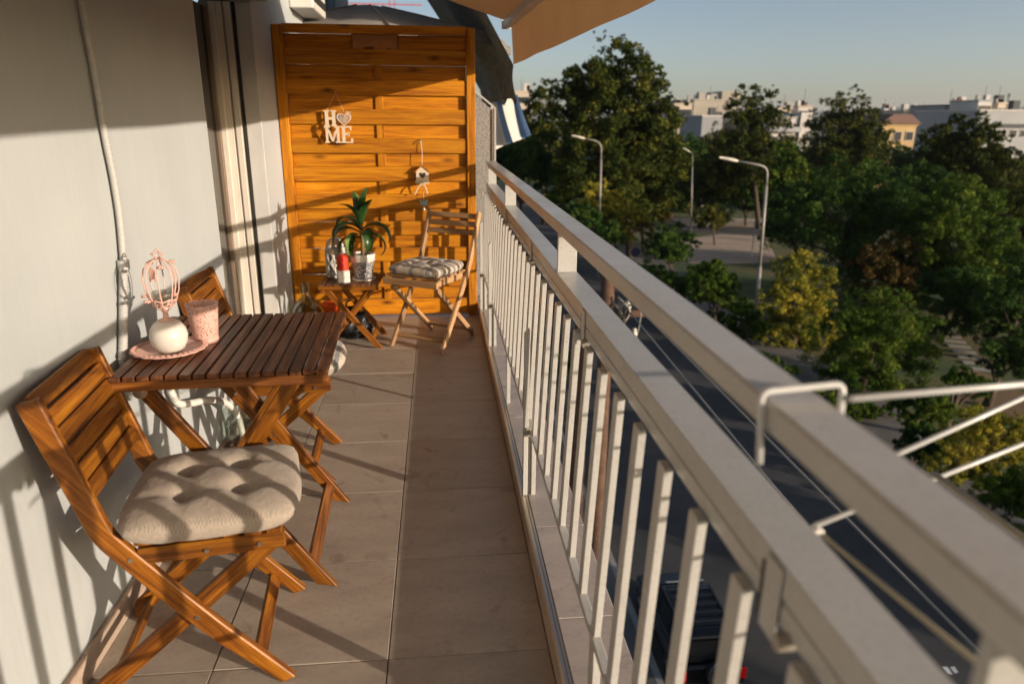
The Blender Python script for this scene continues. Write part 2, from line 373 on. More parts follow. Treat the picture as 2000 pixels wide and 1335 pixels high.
mk_pattern('cup_lace', (.16, .07, .05), (.64, .39, .33), 150, .22, .34, 'F1', .45)
mk_pattern('tin_print', (.62, .60, .58), (.74, .71, .66), 30, .03, .06)
def mk_picture():
    m, nt, b = nodes_of('picture_print')
    sep = N(nt, 'ShaderNodeSeparateXYZ'); v = coords(nt); nt.links.new(v, sep.inputs[0])
    n = N(nt, 'ShaderNodeTexNoise'); n.inputs['Scale'].default_value = 26; n.inputs['Detail'].default_value = 4; nt.links.new(v, n.inputs['Vector'])
    a = N(nt, 'ShaderNodeMath', operation='MULTIPLY_ADD'); a.inputs[1].default_value = .12; nt.links.new(n.outputs[0], a.inputs[0]); nt.links.new(sep.outputs[2], a.inputs[2])
    r = ramp(nt, a.outputs[0], [(.05, (.05, .02, .012)), (.066, (.10, .035, .012)), (.075, (.5, .2, .045)), (.12, (.36, .15, .04))])
    nt.links.new(r.outputs[0], b.inputs['Base Color']); b.inputs['Roughness'].default_value = .5
mk_picture()
def mk_camo():
    m, nt, b = nodes_of('camouflage_net')
    n = N(nt, 'ShaderNodeTexNoise'); n.inputs['Scale'].default_value = 11; n.inputs['Detail'].default_value = 5; n.inputs['Distortion'].default_value = 1.5; nt.links.new(coords(nt, (1.5, 1, .7)), n.inputs['Vector'])
    r = ramp(nt, n.outputs[0], [(.34, (.02, .022, .016)), (.45, (.06, .07, .038)), (.53, (.16, .095, .05)), (.62, (.03, .036, .028))]); nt.links.new(r.outputs[0], b.inputs['Base Color']); b.inputs['Roughness'].default_value = .9
mk_camo()
def mk_pebble():
    m, nt, b = nodes_of('pebbled_glass')
    v = N(nt, 'ShaderNodeTexVoronoi'); v.inputs['Scale'].default_value = 110; nt.links.new(coords(nt), v.inputs['Vector'])
    r = ramp(nt, v.outputs['Distance'], [(.1, (.36, .34, .31)), (.7, (.20, .19, .18))]); nt.links.new(r.outputs[0], b.inputs['Base Color']); b.inputs['Roughness'].default_value = .3
    bump(nt, b, v.outputs['Distance'], .8, .004)
mk_pebble()
plain('dark_glass', (.022, .022, .02), .06, spec=.7)
plain('door_frame', (.60, .56, .50), .4, noise=.04)
plain('frame_brown', (.20, .15, .11), .5)
plain('blue_grey', (.10, .16, .20), .5)
plain('white_paint', (.52, .52, .51), .5, noise=.05)
# outdoors
def mk_ground(name, cols, sc, rough=.9, bmp=.3):
    m, nt, b = nodes_of(name)
    n = N(nt, 'ShaderNodeTexNoise'); n.inputs['Scale'].default_value = sc; n.inputs['Detail'].default_value = 8; n.inputs['Roughness'].default_value = .65; nt.links.new(coords(nt), n.inputs['Vector'])
    k = len(cols)-1
    r = ramp(nt, n.outputs[0], [(.3+.4*i/k, c) for i, c in enumerate(cols)]); nt.links.new(r.outputs[0], b.inputs['Base Color']); b.inputs['Roughness'].default_value = rough
    bump(nt, b, n.outputs[0], bmp, .05)
mk_ground('asphalt', [(.028, .029, .03), (.05, .05, .051), (.075, .07, .066)], .35)
mk_ground('pavement', [(.09, .085, .08), (.17, .155, .14)], .9)
mk_ground('sand_path', [(.36, .28, .21), (.46, .36, .28)], .5)  # sand lightened to make up for sunlight the trees block
mk_ground('lawn', [(.03, .055, .014), (.05, .085, .02), (.10, .095, .03), (.13, .095, .045)], .22)
mk_ground('dry_soil', [(.12, .075, .04), (.19, .12, .06), (.09, .085, .03)], .5)
plain('kerb_stone', (.30, .29, .27), .85, noise=.1)
plain('road_paint', (.62, .62, .60), .7, noise=.25, nscale=3)
plain('bark', (.075, .055, .038), .95, noise=.35, nscale=12, bmp=.6)
plain('lamp_steel', (.30, .28, .255), .5, .2, noise=.06)
plain('lamp_glass', (.62, .56, .48), .35)
plain('car_black', (.004, .004, .005), .22, coat=.3)
plain('car_trim', (.02, .02, .02), .5)
plain('car_glass', (.012, .014, .016), .05)
plain('tail_red', (.55, .01, .01), .25)
plain('chrome', (.7, .7, .7), .15, 1.)
plain('pole_brown', (.10, .055, .035), .85, noise=.3, nscale=6)
plain('cable', (.28, .26, .24), .6)
plain('cable_dark', (.03, .028, .026), .6)
plain('insulator', (.62, .58, .52), .4)
plain('sign_blue', (.03, .035, .09), .5)
plain('window_dark', (.03, .034, .04), .15)
plain('crane_red', (.45, .06, .03), .5)
plain('fence_steel', (.10, .13, .14), .5)
for nm, c in dict(cream=(.50, .42, .33), beige=(.33, .30, .25), white=(.48, .46, .43), grey=(.26, .27, .28), yellow=(.46, .31, .14), pinkish=(.44, .33, .26), greywhite=(.32, .33, .34), redroof=(.15, .085, .065), dark=(.07, .075, .08), concrete=(.30, .29, .27)).items():
    plain('bld_'+nm, c, .8, noise=.08, nscale=.3)
plain('hill_scrub', (.06, .075, .05), .95, noise=.3, nscale=.003)
leafmat('leaf_plane', [(0.00672, 0.01428, 0.00336), (0.0252, 0.042, 0.00672), (0.06888, 0.084, 0.0126), (0.1932, 0.168, 0.0294)], .22)
leafmat('leaf_deep', [(0.00504, 0.0168, 0.0042), (0.01764, 0.0504, 0.00924), (0.04872, 0.1008, 0.0168), (0.1428, 0.1932, 0.0336)], .22)
leafmat('leaf_mid', [(0.0084, 0.0252, 0.0042), (0.0336, 0.07392, 0.0084), (0.0924, 0.147, 0.0168), (0.2436, 0.2604, 0.0336)], .22)
leafmat('leaf_yellow', [(.04, .065, .012), (.13, .15, .022), (.38, .33, .036), (.66, .50, .08)], .28)
leafmat('leaf_red', [(0.0168, 0.0252, 0.00672), (0.0546, 0.0504, 0.01176), (0.1176, 0.0714, 0.02016), (0.2184, 0.1092, 0.0294)], .22)
plain('conduit_grey', (.40, .405, .395), .5)

# ------------------------------------------------------------------ balcony: floor, walls, kerb
WX, KX, KO, KT = -.907, .267, .440, .093     # wall face, kerb inner face, kerb outer face, kerb top
YN, YP = -1.6, 4.995                         # near end of what is built, wooden screen
PT = .4437
cols = [-1.26, WX+.0, -.602, -.158, KX]
fl = MB().box(-1.30, KO, YN, 7.2, -.22, -.0085).build('floor', 'grout')
struct(fl, 'taupe square tiled balcony floor', 'floor')
rows = [1.5555+PT*k for k in range(-7, 9)]
TM = {}
def tile(x0, x1, y0, y1):
    key = (round(x1-x0, 3), round(y1-y0, 3))
    if key not in TM:
        w, d = (x1-x0)/2-.0016, (y1-y0)/2-.0016
        TM[key] = MB().box(-w, w, -d, d, -.008, 0).mesh('tile')
    place('tile', TM[key], 'floor_tile', fl, .0012, loc=((x0+x1)/2, (y0+y1)/2, random.uniform(-.0006, .0006)))
for y0, y1 in zip(rows[:-1], rows[1:]):
    y1 = min(y1, 5.0); 
    if y1-y0 < .05: continue
    for x0, x1 in ((WX, -.602), (-.602, -.158), (-.158, KX)): tile(x0, x1, y0, y1)
    if y0 > 2.8: tile(-1.26, WX, max(y0, 3.06), y1)

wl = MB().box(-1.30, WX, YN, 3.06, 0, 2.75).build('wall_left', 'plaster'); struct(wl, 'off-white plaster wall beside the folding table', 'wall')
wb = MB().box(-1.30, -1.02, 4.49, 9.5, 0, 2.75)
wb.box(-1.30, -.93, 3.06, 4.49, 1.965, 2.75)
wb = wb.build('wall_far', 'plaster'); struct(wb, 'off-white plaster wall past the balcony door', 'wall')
# skirting pieces on the near wall and after the door
sk = {}
for y0, y1 in zip(rows[:-1], rows[1:]):
    a, b_ = max(y0, YN), min(y1, 3.06)
    if b_-a < .05: continue
    key = round(b_-a, 3)
    if key not in sk: sk[key] = MB().box(0, .010, .001, b_-a-.001, .0, .075).mesh('skirting_tile')
    place('skirting_tile', sk[key], 'skirt_tile', wl, .0015, loc=(WX, a, .001))
MB().box(-1.02, -1.011, 4.49, 4.95, .001, .075).build('skirting_tile', 'skirt_tile', wb, bev=.0015)

# kerb under the railing
kb = MB().box(KX+.008, KO-.002, YN, 7.2, -.008, KT-.009).build('kerb', 'grout'); struct(kb, 'low tiled kerb carrying the railing', 'kerb')
km, kf = {}, {}
for y0, y1 in zip(rows[:-1], rows[1:]):
    key = round(y1-y0, 3)
    if key not in km:
        d = y1-y0-.002
        km[key] = MB().box(KX+.022, KO+.006, 0, d, KT-.009, KT).mesh('kerb_top_tile')
        kf[key] = MB().box(KX, KX+.008, 0, d, 0, KT-.013).mesh('kerb_face_tile')
    place('kerb_top_tile', km[key], 'kerb_tile', kb, .0015, loc=(0, y0+.001, random.uniform(-.0005, .0005)))
    place('kerb_face_tile', kf[key], 'skirt_tile', kb, .001, loc=(0, y0+.001, .0005))
tr = MB().prism([(KX-.003, KT-.013), (KX+.010, KT-.013), (KX+.010, KT-.001), (KX+.002, KT-.001), (KX-.003, KT-.006)], YN, 7.2)
tr.box(KX+.0135, KX+.0195, YN, 7.2, KT-.012, KT-.0005)
tr.build('edge_trim', 'alu_trim', kb)
MB().box(KX+.0102, KX+.0133, YN, 7.2, KT-.012, KT-.0025).build('trim_gap', 'bracket_metal', kb)

# ------------------------------------------------------------------ balcony door in the recess
dr = thing('balcony_door', 'cream aluminium balcony door with dark glass set back in the wall', 'door', (-1.2, 3.8, 0))
def dpart(name, mat, *bx, bev=.002):
    m = MB()
    for b_ in bx: m.box(*[v-o for v, o in zip(b_, (-1.2, -1.2, 3.8, 3.8, 0, 0))])
    return m.build(name, mat, dr, bev=bev)
dpart('glass_pane', 'dark_glass', (-1.262, -1.254, 3.10, 4.40, .08, 1.93))
dpart('door_sill', 'alu_trim', (-1.285, -1.19, 3.06, 4.47, .0, .06))
dpart('door_stile', 'frame_brown', (-1.28, -1.236, 4.40, 4.455, .05, 1.95))
dpart('door_stile', 'door_frame', (-1.236, -1.205, 4.425, 4.47, .0, 1.955))
dpart('shutter_guide', 'door_frame', (-1.205, -1.172, 4.45, 4.487, .0, 1.96), (-1.160, -1.128, 4.45, 4.487, .0, 1.96), (-1.172, -1.160, 4.468, 4.487, .0, 1.96))
dpart('guide_seal', 'dark_gap', (-1.122, -1.108, 4.474, 4.488, .0, 1.96))
dpart('corner_bead', 'white_paint', (-1.105, -1.019, 4.480, 4.4895, .0, 1.962))
dpart('shutter_box', 'frame_brown', (-1.285, -1.10, 3.07, 4.487, 1.966, 2.02))

# ------------------------------------------------------------------ railing
RX0, RX1 = .331, .393
rl = thing('balcony_railing', 'cream painted metal railing with twin flat rails and square balusters', 'railing', (.35, 2., KT))
def rp(m, name, mat='rail_paint', bev=.0015):
    m.v = [(x-.35, y-2., z-KT) for x, y, z in m.v]; return m.build(name, mat, rl, bev=bev)
rp(MB().box(RX0, RX1, YN, 5.02, 1.044, 1.077), 'top_rail', bev=.003)
# middle rail: top flange, upper face, groove, lower lip
rp(MB().prism([(RX1, .932), (RX0, .932), (RX0, .896), (RX0+.005, .896), (RX0+.005, .892), (RX0+.001, .892), (RX0+.001, .866), (RX0+.012, .866), (RX0+.012, .886), (RX1, .886)], YN, 5.02), 'middle_rail', bev=.0012)
rp(MB().box(.2905, .3095, YN, 5.0, .329, .345), 'bottom_rail')
bm_ = MB().box(-.0070, .0070, 0, .031, 0, .522)
bm_.v = [(x-.0225*(1-z/.522), y, z) for x, y, z in bm_.v]; bm_ = bm_.mesh('baluster')
bz = .3455
k = -20
while True:
    y = 1.180+.1385*k; k += 1
    if y > 4.97: break
    place('baluster', bm_, 'rail_paint', rl, .0012, loc=(.3235-.35, y-2., bz-KT))
# inner support posts standing on the kerb: two bars and a plate between them
for y in (-.34, 2.215, 3.06, 3.935, 4.77):
    if y > 2.5 and y < 3.5:
        rp(MB().box(.292, .309, y-.009, y+.009, KT, .3285), 'support_post'); continue
    rp(MB().prism([(.270, KT), (.2865, KT), (.2865, .70), (.270, .683)], y-.010, y+.010), 'support_post')
    rp(MB().box(.287, .2985, y+.004, y+.010, KT, .3285), 'post_plate', 'bracket_metal'); rp(MB().box(.287, .2902, y+.0005, y+.0095, .3290, .69), 'post_plate', 'bracket_metal')
    rp(MB().box(.299, .3145, y-.010, y+.010, KT, .3285), 'support_post')
    rp(MB().box(.268, .3145, y-.014, y-.0105, .318, .352), 'post_bracket', 'bracket_metal')
rp(MB().box(.292, .309, 1.17, 1.21, KT, .3285), 'support_post')
# short uprights between the rails
for y in (-.9, .33, 1.96+.02, 3.62, 4.86):
    rp(MB().box(.3335, .389, y, y+.012, .9325, 1.0435), 'rail_spacer'); 
# splice covers and clamps on the middle rail
for y in (.60, 1.585, 2.55, 3.52):
    rp(MB().box(RX0-.004, RX0-.0005, y-.030, y+.004, .842, .930), 'splice_cover')
    rp(MB().box(RX0-.003, RX0-.0003, y+.005, y+.012, .850, .915), 'splice_gap', 'dark_gap', 0)
    rp(MB().tube([(RX0-.012, y-.050, .862), (RX0+.006, y-.050, .862)], .009, 10), 'clamp_bolt', 'bracket_metal', 0)

# ------------------------------------------------------------------ drying rack hooked over the top rail
rk = thing('drying_rack', 'white wire clothes drying rack hooked over the top rail', 'drying rack', (.42, .65, 1.08))
def rkp(name, pts, r, mat='white_wire', rnd=.02):
    p = rounded([Vector(q)-Vector((.42, .65, 1.08)) for q in pts], rnd) if len(pts) > 2 else [Vector(q)-Vector((.42, .65, 1.08)) for q in pts]
    m = MB().tube(p, r, 10); return m.build(name, mat, rk, smooth=True)
h0 = at(1483, 905, 0, .324); h1 = at(1485, 782, 0, .324); h2 = at(1648, 742, 2, 1.094); h3 = at(1656, 830, 0, .415)
rkp('hook', [h0, (h1.x, h1.y, 1.086), (h2.x, h2.y, 1.090), (h3.x-.008, h3.y, 1.035)], .0036, rnd=.010)
e1 = at(1662, 778, 0, .416); rkp('arm', [e1, e1+(at(2000, 750, 2, 1.045)-e1)*2.4], .0038)
a0, a1 = at(1760, 883, 2, .93), at(2000, 776, 2, .93); rkp('cross_wire', [a0-(a1-a0)*.25, a1+(a1-a0)*1.6], .0038)
a0, a1 = at(1592, 1026, 2, .86), at(2000, 866, 2, .86); rkp('cross_wire', [a0, a1+(a1-a0)*1.2], .0036)
a0, a1 = at(1829, 928, 2, .868), at(2000, 1052, 2, .868); rkp('side_rod', [a0, a1+(a1-a0)*1.0], .0045, 'tan_rod')
a0, a1 = at(1604, 1042, 2, .85), at(1945, 1325, 2, .85); rkp('side_rod', [a0, a1+(a1-a0)*.3], .0033, 'tan_rod')
c0 = at(1600, 1043, 2, .852); MB().tube([c0-Vector((.42, .65, 1.08)), c0-Vector((.42, .65, 1.08))+Vector((0, .012, 0))], .008, 10).build('end_cap', 'white_plastic', rk)

# ------------------------------------------------------------------ awning over the balcony
aw = thing('awning', 'beige cloth awning with valance folding out over the railing', 'awning', (-.88, 2., 2.45))
AO = Vector((-.88, 2., 2.45)); adir = Vector((-.038, 1, .007))
def apt(y, off=(0, 0, 0)): return Vector((.456, 4.87, 1.922))+adir*(y-4.87)+Vector(off)
NY = 40; ys = [4.87+(YN-4.87)*i/NY for i in range(NY+1)]
m = MB(); nx = 10
for i, y in enumerate(ys):
    f = apt(y, (-.01, 0, .02)); w0 = Vector((-.885, y, 2.45))
    for j in range(nx+1):
        t = j/nx; p = w0.lerp(f, t); p.z -= .035*math.sin(math.pi*t); m.v.append(tuple(p-AO))
for i in range(NY):
    for j in range(nx): a = i*(nx+1)+j; m.f.append((a, a+1, a+nx+2, a+nx+1))
m.build('cloth', 'awning_cloth', aw, smooth=True)
m = MB(); nz = 6
NY2 = 90; ys2 = [4.87+(YN-4.87)*i/NY2 for i in range(NY2+1)]
for i, y in enumerate(ys2):
    for j in range(nz+1):
        t = j/nz; wob = .0018*math.sin(y*9)*t+.0025*math.sin(y*2.3+1)*t
        sc_ = 1+.008*math.sin(y*6.0) if t > .9 else 1
        p = apt(y, (.028+.016*t+wob, 0, -.005-.235*t*sc_)); m.v.append(tuple(p-AO))
for i in range(NY2):
    for j in range(nz): a = i*(nz+1)+j; m.f.append((a, a+1, a+nz+2, a+nz+1))
m.build('valance', 'awning_cloth', aw, smooth=True)
pts = [apt(y)-AO for y in (4.89, YN)]
fb = bar('front_bar', 'rail_paint', pts[0], pts[1], .045, .05, aw, side=(1, 0, 0), bev=.004)
MB().box(-.03, .03, -.004, .004, -.028, .028).build('bar_end_cap', 'white_plastic', aw, bev=.003, loc=apt(4.898)-AO)
for y in (4.5, 1.0):
    bar('folding_arm', 'rail_paint', Vector((-.86, y, 2.36))-AO, apt(y-.45, (-.45, 0, .17))-AO, .05, .03, aw, side=(0, 1, 0))

# ------------------------------------------------------------------ slatted wooden privacy screen
sc = thing('wooden_screen', 'tall orange stained wooden privacy screen of overlapping horizontal boards', 'screen', (-.38, YP, 0))
SX0, SX1 = -1.015, .257
def scb(name, x0, x1, y0, y1, z0, z1, bev=.003):
    "board with its own origin so the grain differs"
    m = MB().box(-(x1-x0)/2, (x1-x0)/2, 0, y1-y0, -(z1-z0)/2, (z1-z0)/2)
    return place(name, m.mesh(name), 'screen_wood', sc, bev, loc=((x0+x1)/2+.38, y0-YP, (z0+z1)/2))
for x0, x1 in ((SX0, SX0+.062), (SX1-.058, SX1)):
    c = (x0+x1)/2
    bar('post', 'screen_wood', (c+.38, -.012, .0), (c+.38, -.012, 1.905), x1-x0, .06, sc, side=(0, 1, 0), bev=.004)
scb('top_rail', SX0+.0625, SX1-.0585, 4.957, 5.012, 1.860, 1.912)
BP = .0912; nb = 20
for i in range(nb):
    z1 = 1.857-BP*i; z0 = z1-BP+.002
    if i == nb-1: z0 = .02
    if i % 2 == 1: scb('board', SX0+.063, SX1-.059, 4.966, 4.980, z0-.003, z1+.003)
    else: scb('board', SX0+.063, SX1-.059, 4.9965, 5.010, z0-.001, z1-.000)
bar('batten', 'screen_wood', (-.372+.38, -.0065, .02), (-.372+.38, -.0065, 1.857), .05, .0155, sc, side=(0, 1, 0))

# picture plaque fixed at the top of the screen
pq = thing('picture_plaque', 'small landscape picture plaque at the top of the wooden screen', 'picture', (-.38, 4.99, 1.765))
MB().box(-.142, .142, -.012, .0, -.0, .092).build('plaque_board', 'picture_print', pq, bev=.002)
fr = MB()
for b_ in ((-.147, .147, -.016, 0, -.006, 0), (-.147, .147, -.016, 0, .092, .098), (-.147, -.142, -.016, 0, 0, .092), (.142, .147, -.016, 0, 0, .092)): fr.box(*b_)
fr.build('plaque_frame', 'table_wood', pq)

# ------------------------------------------------------------------ HOME sign
hs = thing('home_sign', 'cream wooden sign spelling HOME with a lace heart for the O', 'sign', (-.640, 4.925, 1.292)); hs.scale = (.83, 1, .83)
T = .009
def letter(polys, name='letter', mat='letter_cream', y0=-T/2, y1=T/2):
    m = MB()
    for p in polys: m.prism(p, y0, y1)
    return m.build(name, mat, hs, bev=.0008)
def rct(x0, x1, z0, z1): return [(x0, z0), (x1, z0), (x1, z1), (x0, z1)]
X, Z = -.102, .125      # top row
letter([rct(X+.008, X+.034, Z-.108, Z-.012), rct(X+.062, X+.088, Z-.108, Z-.012), rct(X+.034, X+.062, Z-.072, Z-.05),
        rct(X, X+.042, Z-.012, Z), rct(X+.054, X+.096, Z-.012, Z), rct(X, X+.042, Z-.12, Z-.108), rct(X+.054, X+.096, Z-.12, Z-.108)])
Z = .005                # bottom row
letter([rct(X+.006, X+.024, Z-.113, Z-.012), rct(X+.090, X+.110, Z-.113, Z-.012),
        [(X+.024, Z-.012), (X+.024, Z-.045), (X+.050, Z-.113), (X+.066, Z-.113), (X+.044, Z-.045)][::-1],
        [(X+.0905, Z-.012), (X+.0905, Z-.045), (X+.0665, Z-.113), (X+.058, Z-.098), (X+.074, Z-.045)],
        rct(X-.002, X+.040, Z-.012, Z), rct(X+.078, X+.116, Z-.012, Z), rct(X-.002, X+.034, Z-.125, Z-.113), rct(X+.080, X+.120, Z-.125, Z-.113)])
X2 = X+.128
letter([rct(X2+.004, X2+.028, Z-.115, Z-.010), rct(X2-.006, X2+.078, Z-.010, Z+.002), rct(X2-.006, X2+.086, Z-.125, Z-.115),
        rct(X2+.028, X2+.058, Z-.066, Z-.050), rct(X2+.066, X2+.078, Z-.028, Z-.010), rct(X2+.070, X2+.086, Z-.115, Z-.090), rct(X2+.050, X2+.060, Z-.075, Z-.042)])
def heart(cx, cz, s, n=28):
    out = []
    for k in range(n):
        t = 2*math.pi*k/n
        out.append((cx+s*16*math.sin(t)**3/16, cz+s*(13*math.cos(t)-5*math.cos(2*t)-2*math.cos(3*t)-math.cos(4*t))/16))
    return out[::-1]
ho = heart(.052, .060, .056); hi = heart(.052, .060, .047)
m = MB(); n = len(ho)
for y in (-.009, .003):
    m.v += [(a, y, b_) for a, b_ in ho]+[(a, y, b_) for a, b_ in hi]
for k in range(n):
    k2 = (k+1) % n
    m.f += [(k, k2, n+k2, n+k), (2*n+k2, 2*n+k, 3*n+k, 3*n+k2), (k2, k, 2*n+k, 2*n+k2), (n+k, n+k2, 3*n+k2, 3*n+k)]
hh = m.build('heart_frame', 'ceramic_white', hs)
m = MB()
for k in range(26):        # scrolls of the openwork heart
    t = k*2.399; r = .040*math.sqrt((k+.5)/26)
    cx, cz = .052+r*math.cos(t)*.95, .064+r*math.sin(t)*.75
    m.tube([(cx+.0075*math.cos(a), -.003, cz+.0075*math.sin(a)) for a in np.linspace(0, 2*math.pi, 9)[:-1]], .0016, 5, closed=True)
m.build('lace_scrolls', 'ceramic_white', hs)
m = MB()
for a in (-.5, .6, 2.3, 3.6): m.tube([(.088, -.008, .108), (.088+.022*math.cos(a), -.012, .108+.014*math.sin(a))], .003, 6)
m.build('ribbon_bow', 'letter_cream', hs)
m = MB().tube([(-.075, 0, .125), (-.005, .028, .255), (.055, 0, .112)], .0016, 6); m.build('hanging_string', 'cord', hs)
m = MB().tube(rounded([(-.005, .052, .27), (-.005, .03, .27), (-.005, .020, .252), (-.005, .030, .246)], .01), .002, 6); m.build('wall_hook', 'steel', hs)

# ------------------------------------------------------------------ birdhouse ornament
bh = thing('birdhouse_ornament', 'small cream birdhouse ornament with heart opening hanging on a cord', 'ornament', (-.103, 4.935, .94))
pent = [(-.042, .0), (.042, .0), (.042, .072), (0, .106), (-.042, .072)]
hole = heart(0, .047, .023, 20)
body = MB().prism(pent, -.0125, .016); body.build('house', 'letter_cream', bh, bev=.001)
MB().prism(hole, -.0136, -.0127).build('heart_opening', 'hole_dark', bh)
for s in (-1, 1):
    m = MB(); m.prism([(0, .1065), (s*.056, .062), (s*.056, .067), (0, .1125)][::s], -.021, .021); m.build('roof_side', 'screen_wood', bh)
MB().box(-.046, .046, -.02, .018, -.006, -.0003).build('house_base', 'letter_cream', bh)
MB().tube([(0, 0, .112), (.002, .004, .20), (-.004, .012, .262)], .0028, 6).build('hanging_cord', 'cord', bh)
MB().tube(rounded([(-.004, .045, .27), (-.004, .012, .275), (-.006, -.006, .262), (-.012, .0, .250), (-.02, .008, .258)], .012), .0032, 7).build('wall_hook', 'bracket_metal', bh)
m = MB()
m.tube(rounded([(0, -.016, -.004), (-.03, -.02, -.03), (-.055, -.018, -.08)], .02), [.005]*11 if False else .0045, 6)
m.tube(rounded([(0, -.016, -.004), (.018, -.02, -.03), (.03, -.018, -.075)], .02), .0045, 6)
m.tube([(-.004+.022*math.cos(a)-.02, -.02, .004+.010*math.sin(a)) for a in np.linspace(0, 6.28, 10)[:-1]], .004, 6, closed=True)
m.tube([(.02+.020*math.cos(a), -.02, .002+.010*math.sin(a)) for a in np.linspace(0, 6.28, 10)[:-1]], .004, 6, closed=True)
m.build('ribbon_bow', 'letter_cream', bh)
MB().tube([(.002, -.006, -.006), (.004, -.004, -.14)], .0014, 5).build('hanging_wire', 'steel', bh)
for s in (-1, 1):
    MB().prism([(.004, -.135), (.004+s*.024, -.112), (.004+s*.027, -.128), (.004+s*.018, -.138), (.004+s*.022, -.158), (.004, -.146)][::-s], -.010, -.006).build('butterfly_wing', 'butterfly_blue', bh)
MB().lathe([(.001, -.158), (.006, -.166), (.009, -.182), (.010, -.186)], 10, .004, -.004).build('bell', 'steel', bh, smooth=True)

# ------------------------------------------------------------------ folding chairs
UO = .215                       # local origin: floor centre of the chair; front feet at u = +.215
def LV(u, z, v): return (u+UO, v, z)
def long_leg_mesh(pts, w, t, name):
    "curved chair upright: offset polyline in (u,z), extruded across t; grain frame along lower part"
    pl = [Vector((a, 0, b_)) for a, b_ in rounded2(pts)]
    L, Rr = [], []
    for i, p in enumerate(pl):
        d = (pl[min(i+1, len(pl)-1)]-pl[max(i-1, 0)]).normalized(); nrm = Vector((-d.z, 0, d.x))
        L.append(p+nrm*w/2); Rr.append(p-nrm*w/2)
    m = MB(); n = len(pl)
    for y in (-t/2, t/2):
        m.v += [(p.x, y, p.z) for p in L]+[(p.x, y, p.z) for p in Rr]
    o = 2*n
    for i in range(n-1):
        m.f += [(i, i+1, n+i+1, n+i), (o+i+1, o+i, o+n+i, o+n+i+1), (i+1, i, o+i, o+i+1), (n+i, n+i+1, o+n+i+1, o+n+i)]
    m.f += [(0, n, o+n, o), (n-1, o+n-1, o+2*n-1, 2*n-1)]
    return m
def rounded2(pts, r=.09, k=5):
    return [(p.x, p.z) for p in rounded([(a, 0, b_) for a, b_ in pts], r, k)]
def folding_chair(name, label, wood_, loc, rz, style='brown'):
    c = thing(name, label, 'chair', loc, rz)
    hv = .178; lw, lt = (.047, .022) if style == 'brown' else (.036, .02)
    if style == 'brown': prof = [(.012, -.004), (-.178, .221), (-.352, .455), (-.372, .53), (-.445, .785)]
    else: prof = [(.01, -.003), (-.178, .238), (-.345, .46), (-.395, .56), (-.495, .79)]
    ax = Vector((-.6, 0, .8)).normalized(); az = Vector((.8, 0, .6)); fr_ = Matrix((ax, Vector((0, -1, 0)), az)).transposed().to_4x4()
    fr_.col[1] = Vector((*(az.cross(ax)), 0))
    base = long_leg_mesh([(a+UO, b_) for a, b_ in prof], lw, lt, 'leg')
    # flat feet: clip below floor
    base.v = [(x, y, max(z, 0.0)) for x, y, z in base.v]
    inv = fr_.inverted(); base.v = [tuple(inv @ Vector(p)) for p in base.v]
    me = base.mesh('long_leg')
    for v in (-hv, hv):
        mt = Matrix.Translation((0, v, 0)) @ fr_
        place('long_leg', me, wood_, c, .003, mtx=mt)
    iv = hv-.0235
    for v in (-iv, iv):
        bar('short_leg', wood_, LV(-.437, .012, v), LV(.005, .392, v), lw*.92, lt, c, cut=(.024, 0))
    # seat: side rails and slats
    zt = .421
    iv2 = hv-.0475 if style == 'brown' else hv-.001
    if style == 'brown':
        for v in (-hv+.0005, hv-.0005):
            bar('seat_rail', wood_, LV(-.285, .396, v*.993+(-.0235 if v > 0 else .0235)*0), LV(.036, .405, v*.993), .042, .0195, c)
    else:
        for v in (-hv+.024, hv-.024): bar('seat_rail', wood_, LV(-.33, .425, v), LV(.05, .428, v), .04, .02, c)
        bar('seat_front_rail', wood_, LV(.050, .428, -.186), LV(.050, .428, .186), .04, .018, c, side=(1, 0, 0)); zt = .450
    for i in range(7):
        u = -.272+.0475*i
        bar('seat_slat', wood_, LV(u, zt+.008, -.185), LV(u, zt+.008, .185), .012, .037, c, side=(1, 0, 0))
    # back slats, fixed to the front of the uprights
    d = (Vector((prof[-1][0], 0, prof[-1][1]))-Vector((prof[-2][0], 0, prof[-2][1]))).normalized(); nf = Vector((d.z, 0, -d.x))
    top = Vector((prof[-1][0], 0, prof[-1][1]))
    if style == 'brown':
        for i in range(6):
            p = top-d*(.012+.0458*i)+nf*(.008 if i else .000)
            if i == 0: nq = (nf*.85+Vector((0, 0, .5))).normalized()
            else: nq = nf
            bar('back_slat', wood_, LV(p.x, p.z, -.1657), LV(p.x, p.z, .1657), .0415, .013, c, side=tuple(nq))
    else:
        for i in range(3):
            p = top-d*(.03+.052*i)+nf*.002
            bar('back_slat', wood_, LV(p.x, p.z, -.167), LV(p.x, p.z, .167), .034, .012, c, side=tuple(nf))
    # stretchers
    bar('stretcher', wood_, LV(-.055, .066, -hv+.0115), LV(-.055, .066, hv-.0115), .034, .016, c, side=(.6, 0, .8))
    bar('stretcher', wood_, LV(-.385, .055, -iv+.0115), LV(-.385, .055, iv-.0115), .03, .016, c, side=(.6, 0, -.8))
    for s in (-1, 1):
        for u, z in ((-.178, .221), (-.30, .393)) + (((-.137, .398), (-.02, .402)) if style == 'brown' else ()):
            v = s*(hv+lt/2-.001); MB().tube([(u+UO, v, z), (u+UO, v+s*.004, z)], .0055, 8).build('bolt', 'steel', c)
    return c
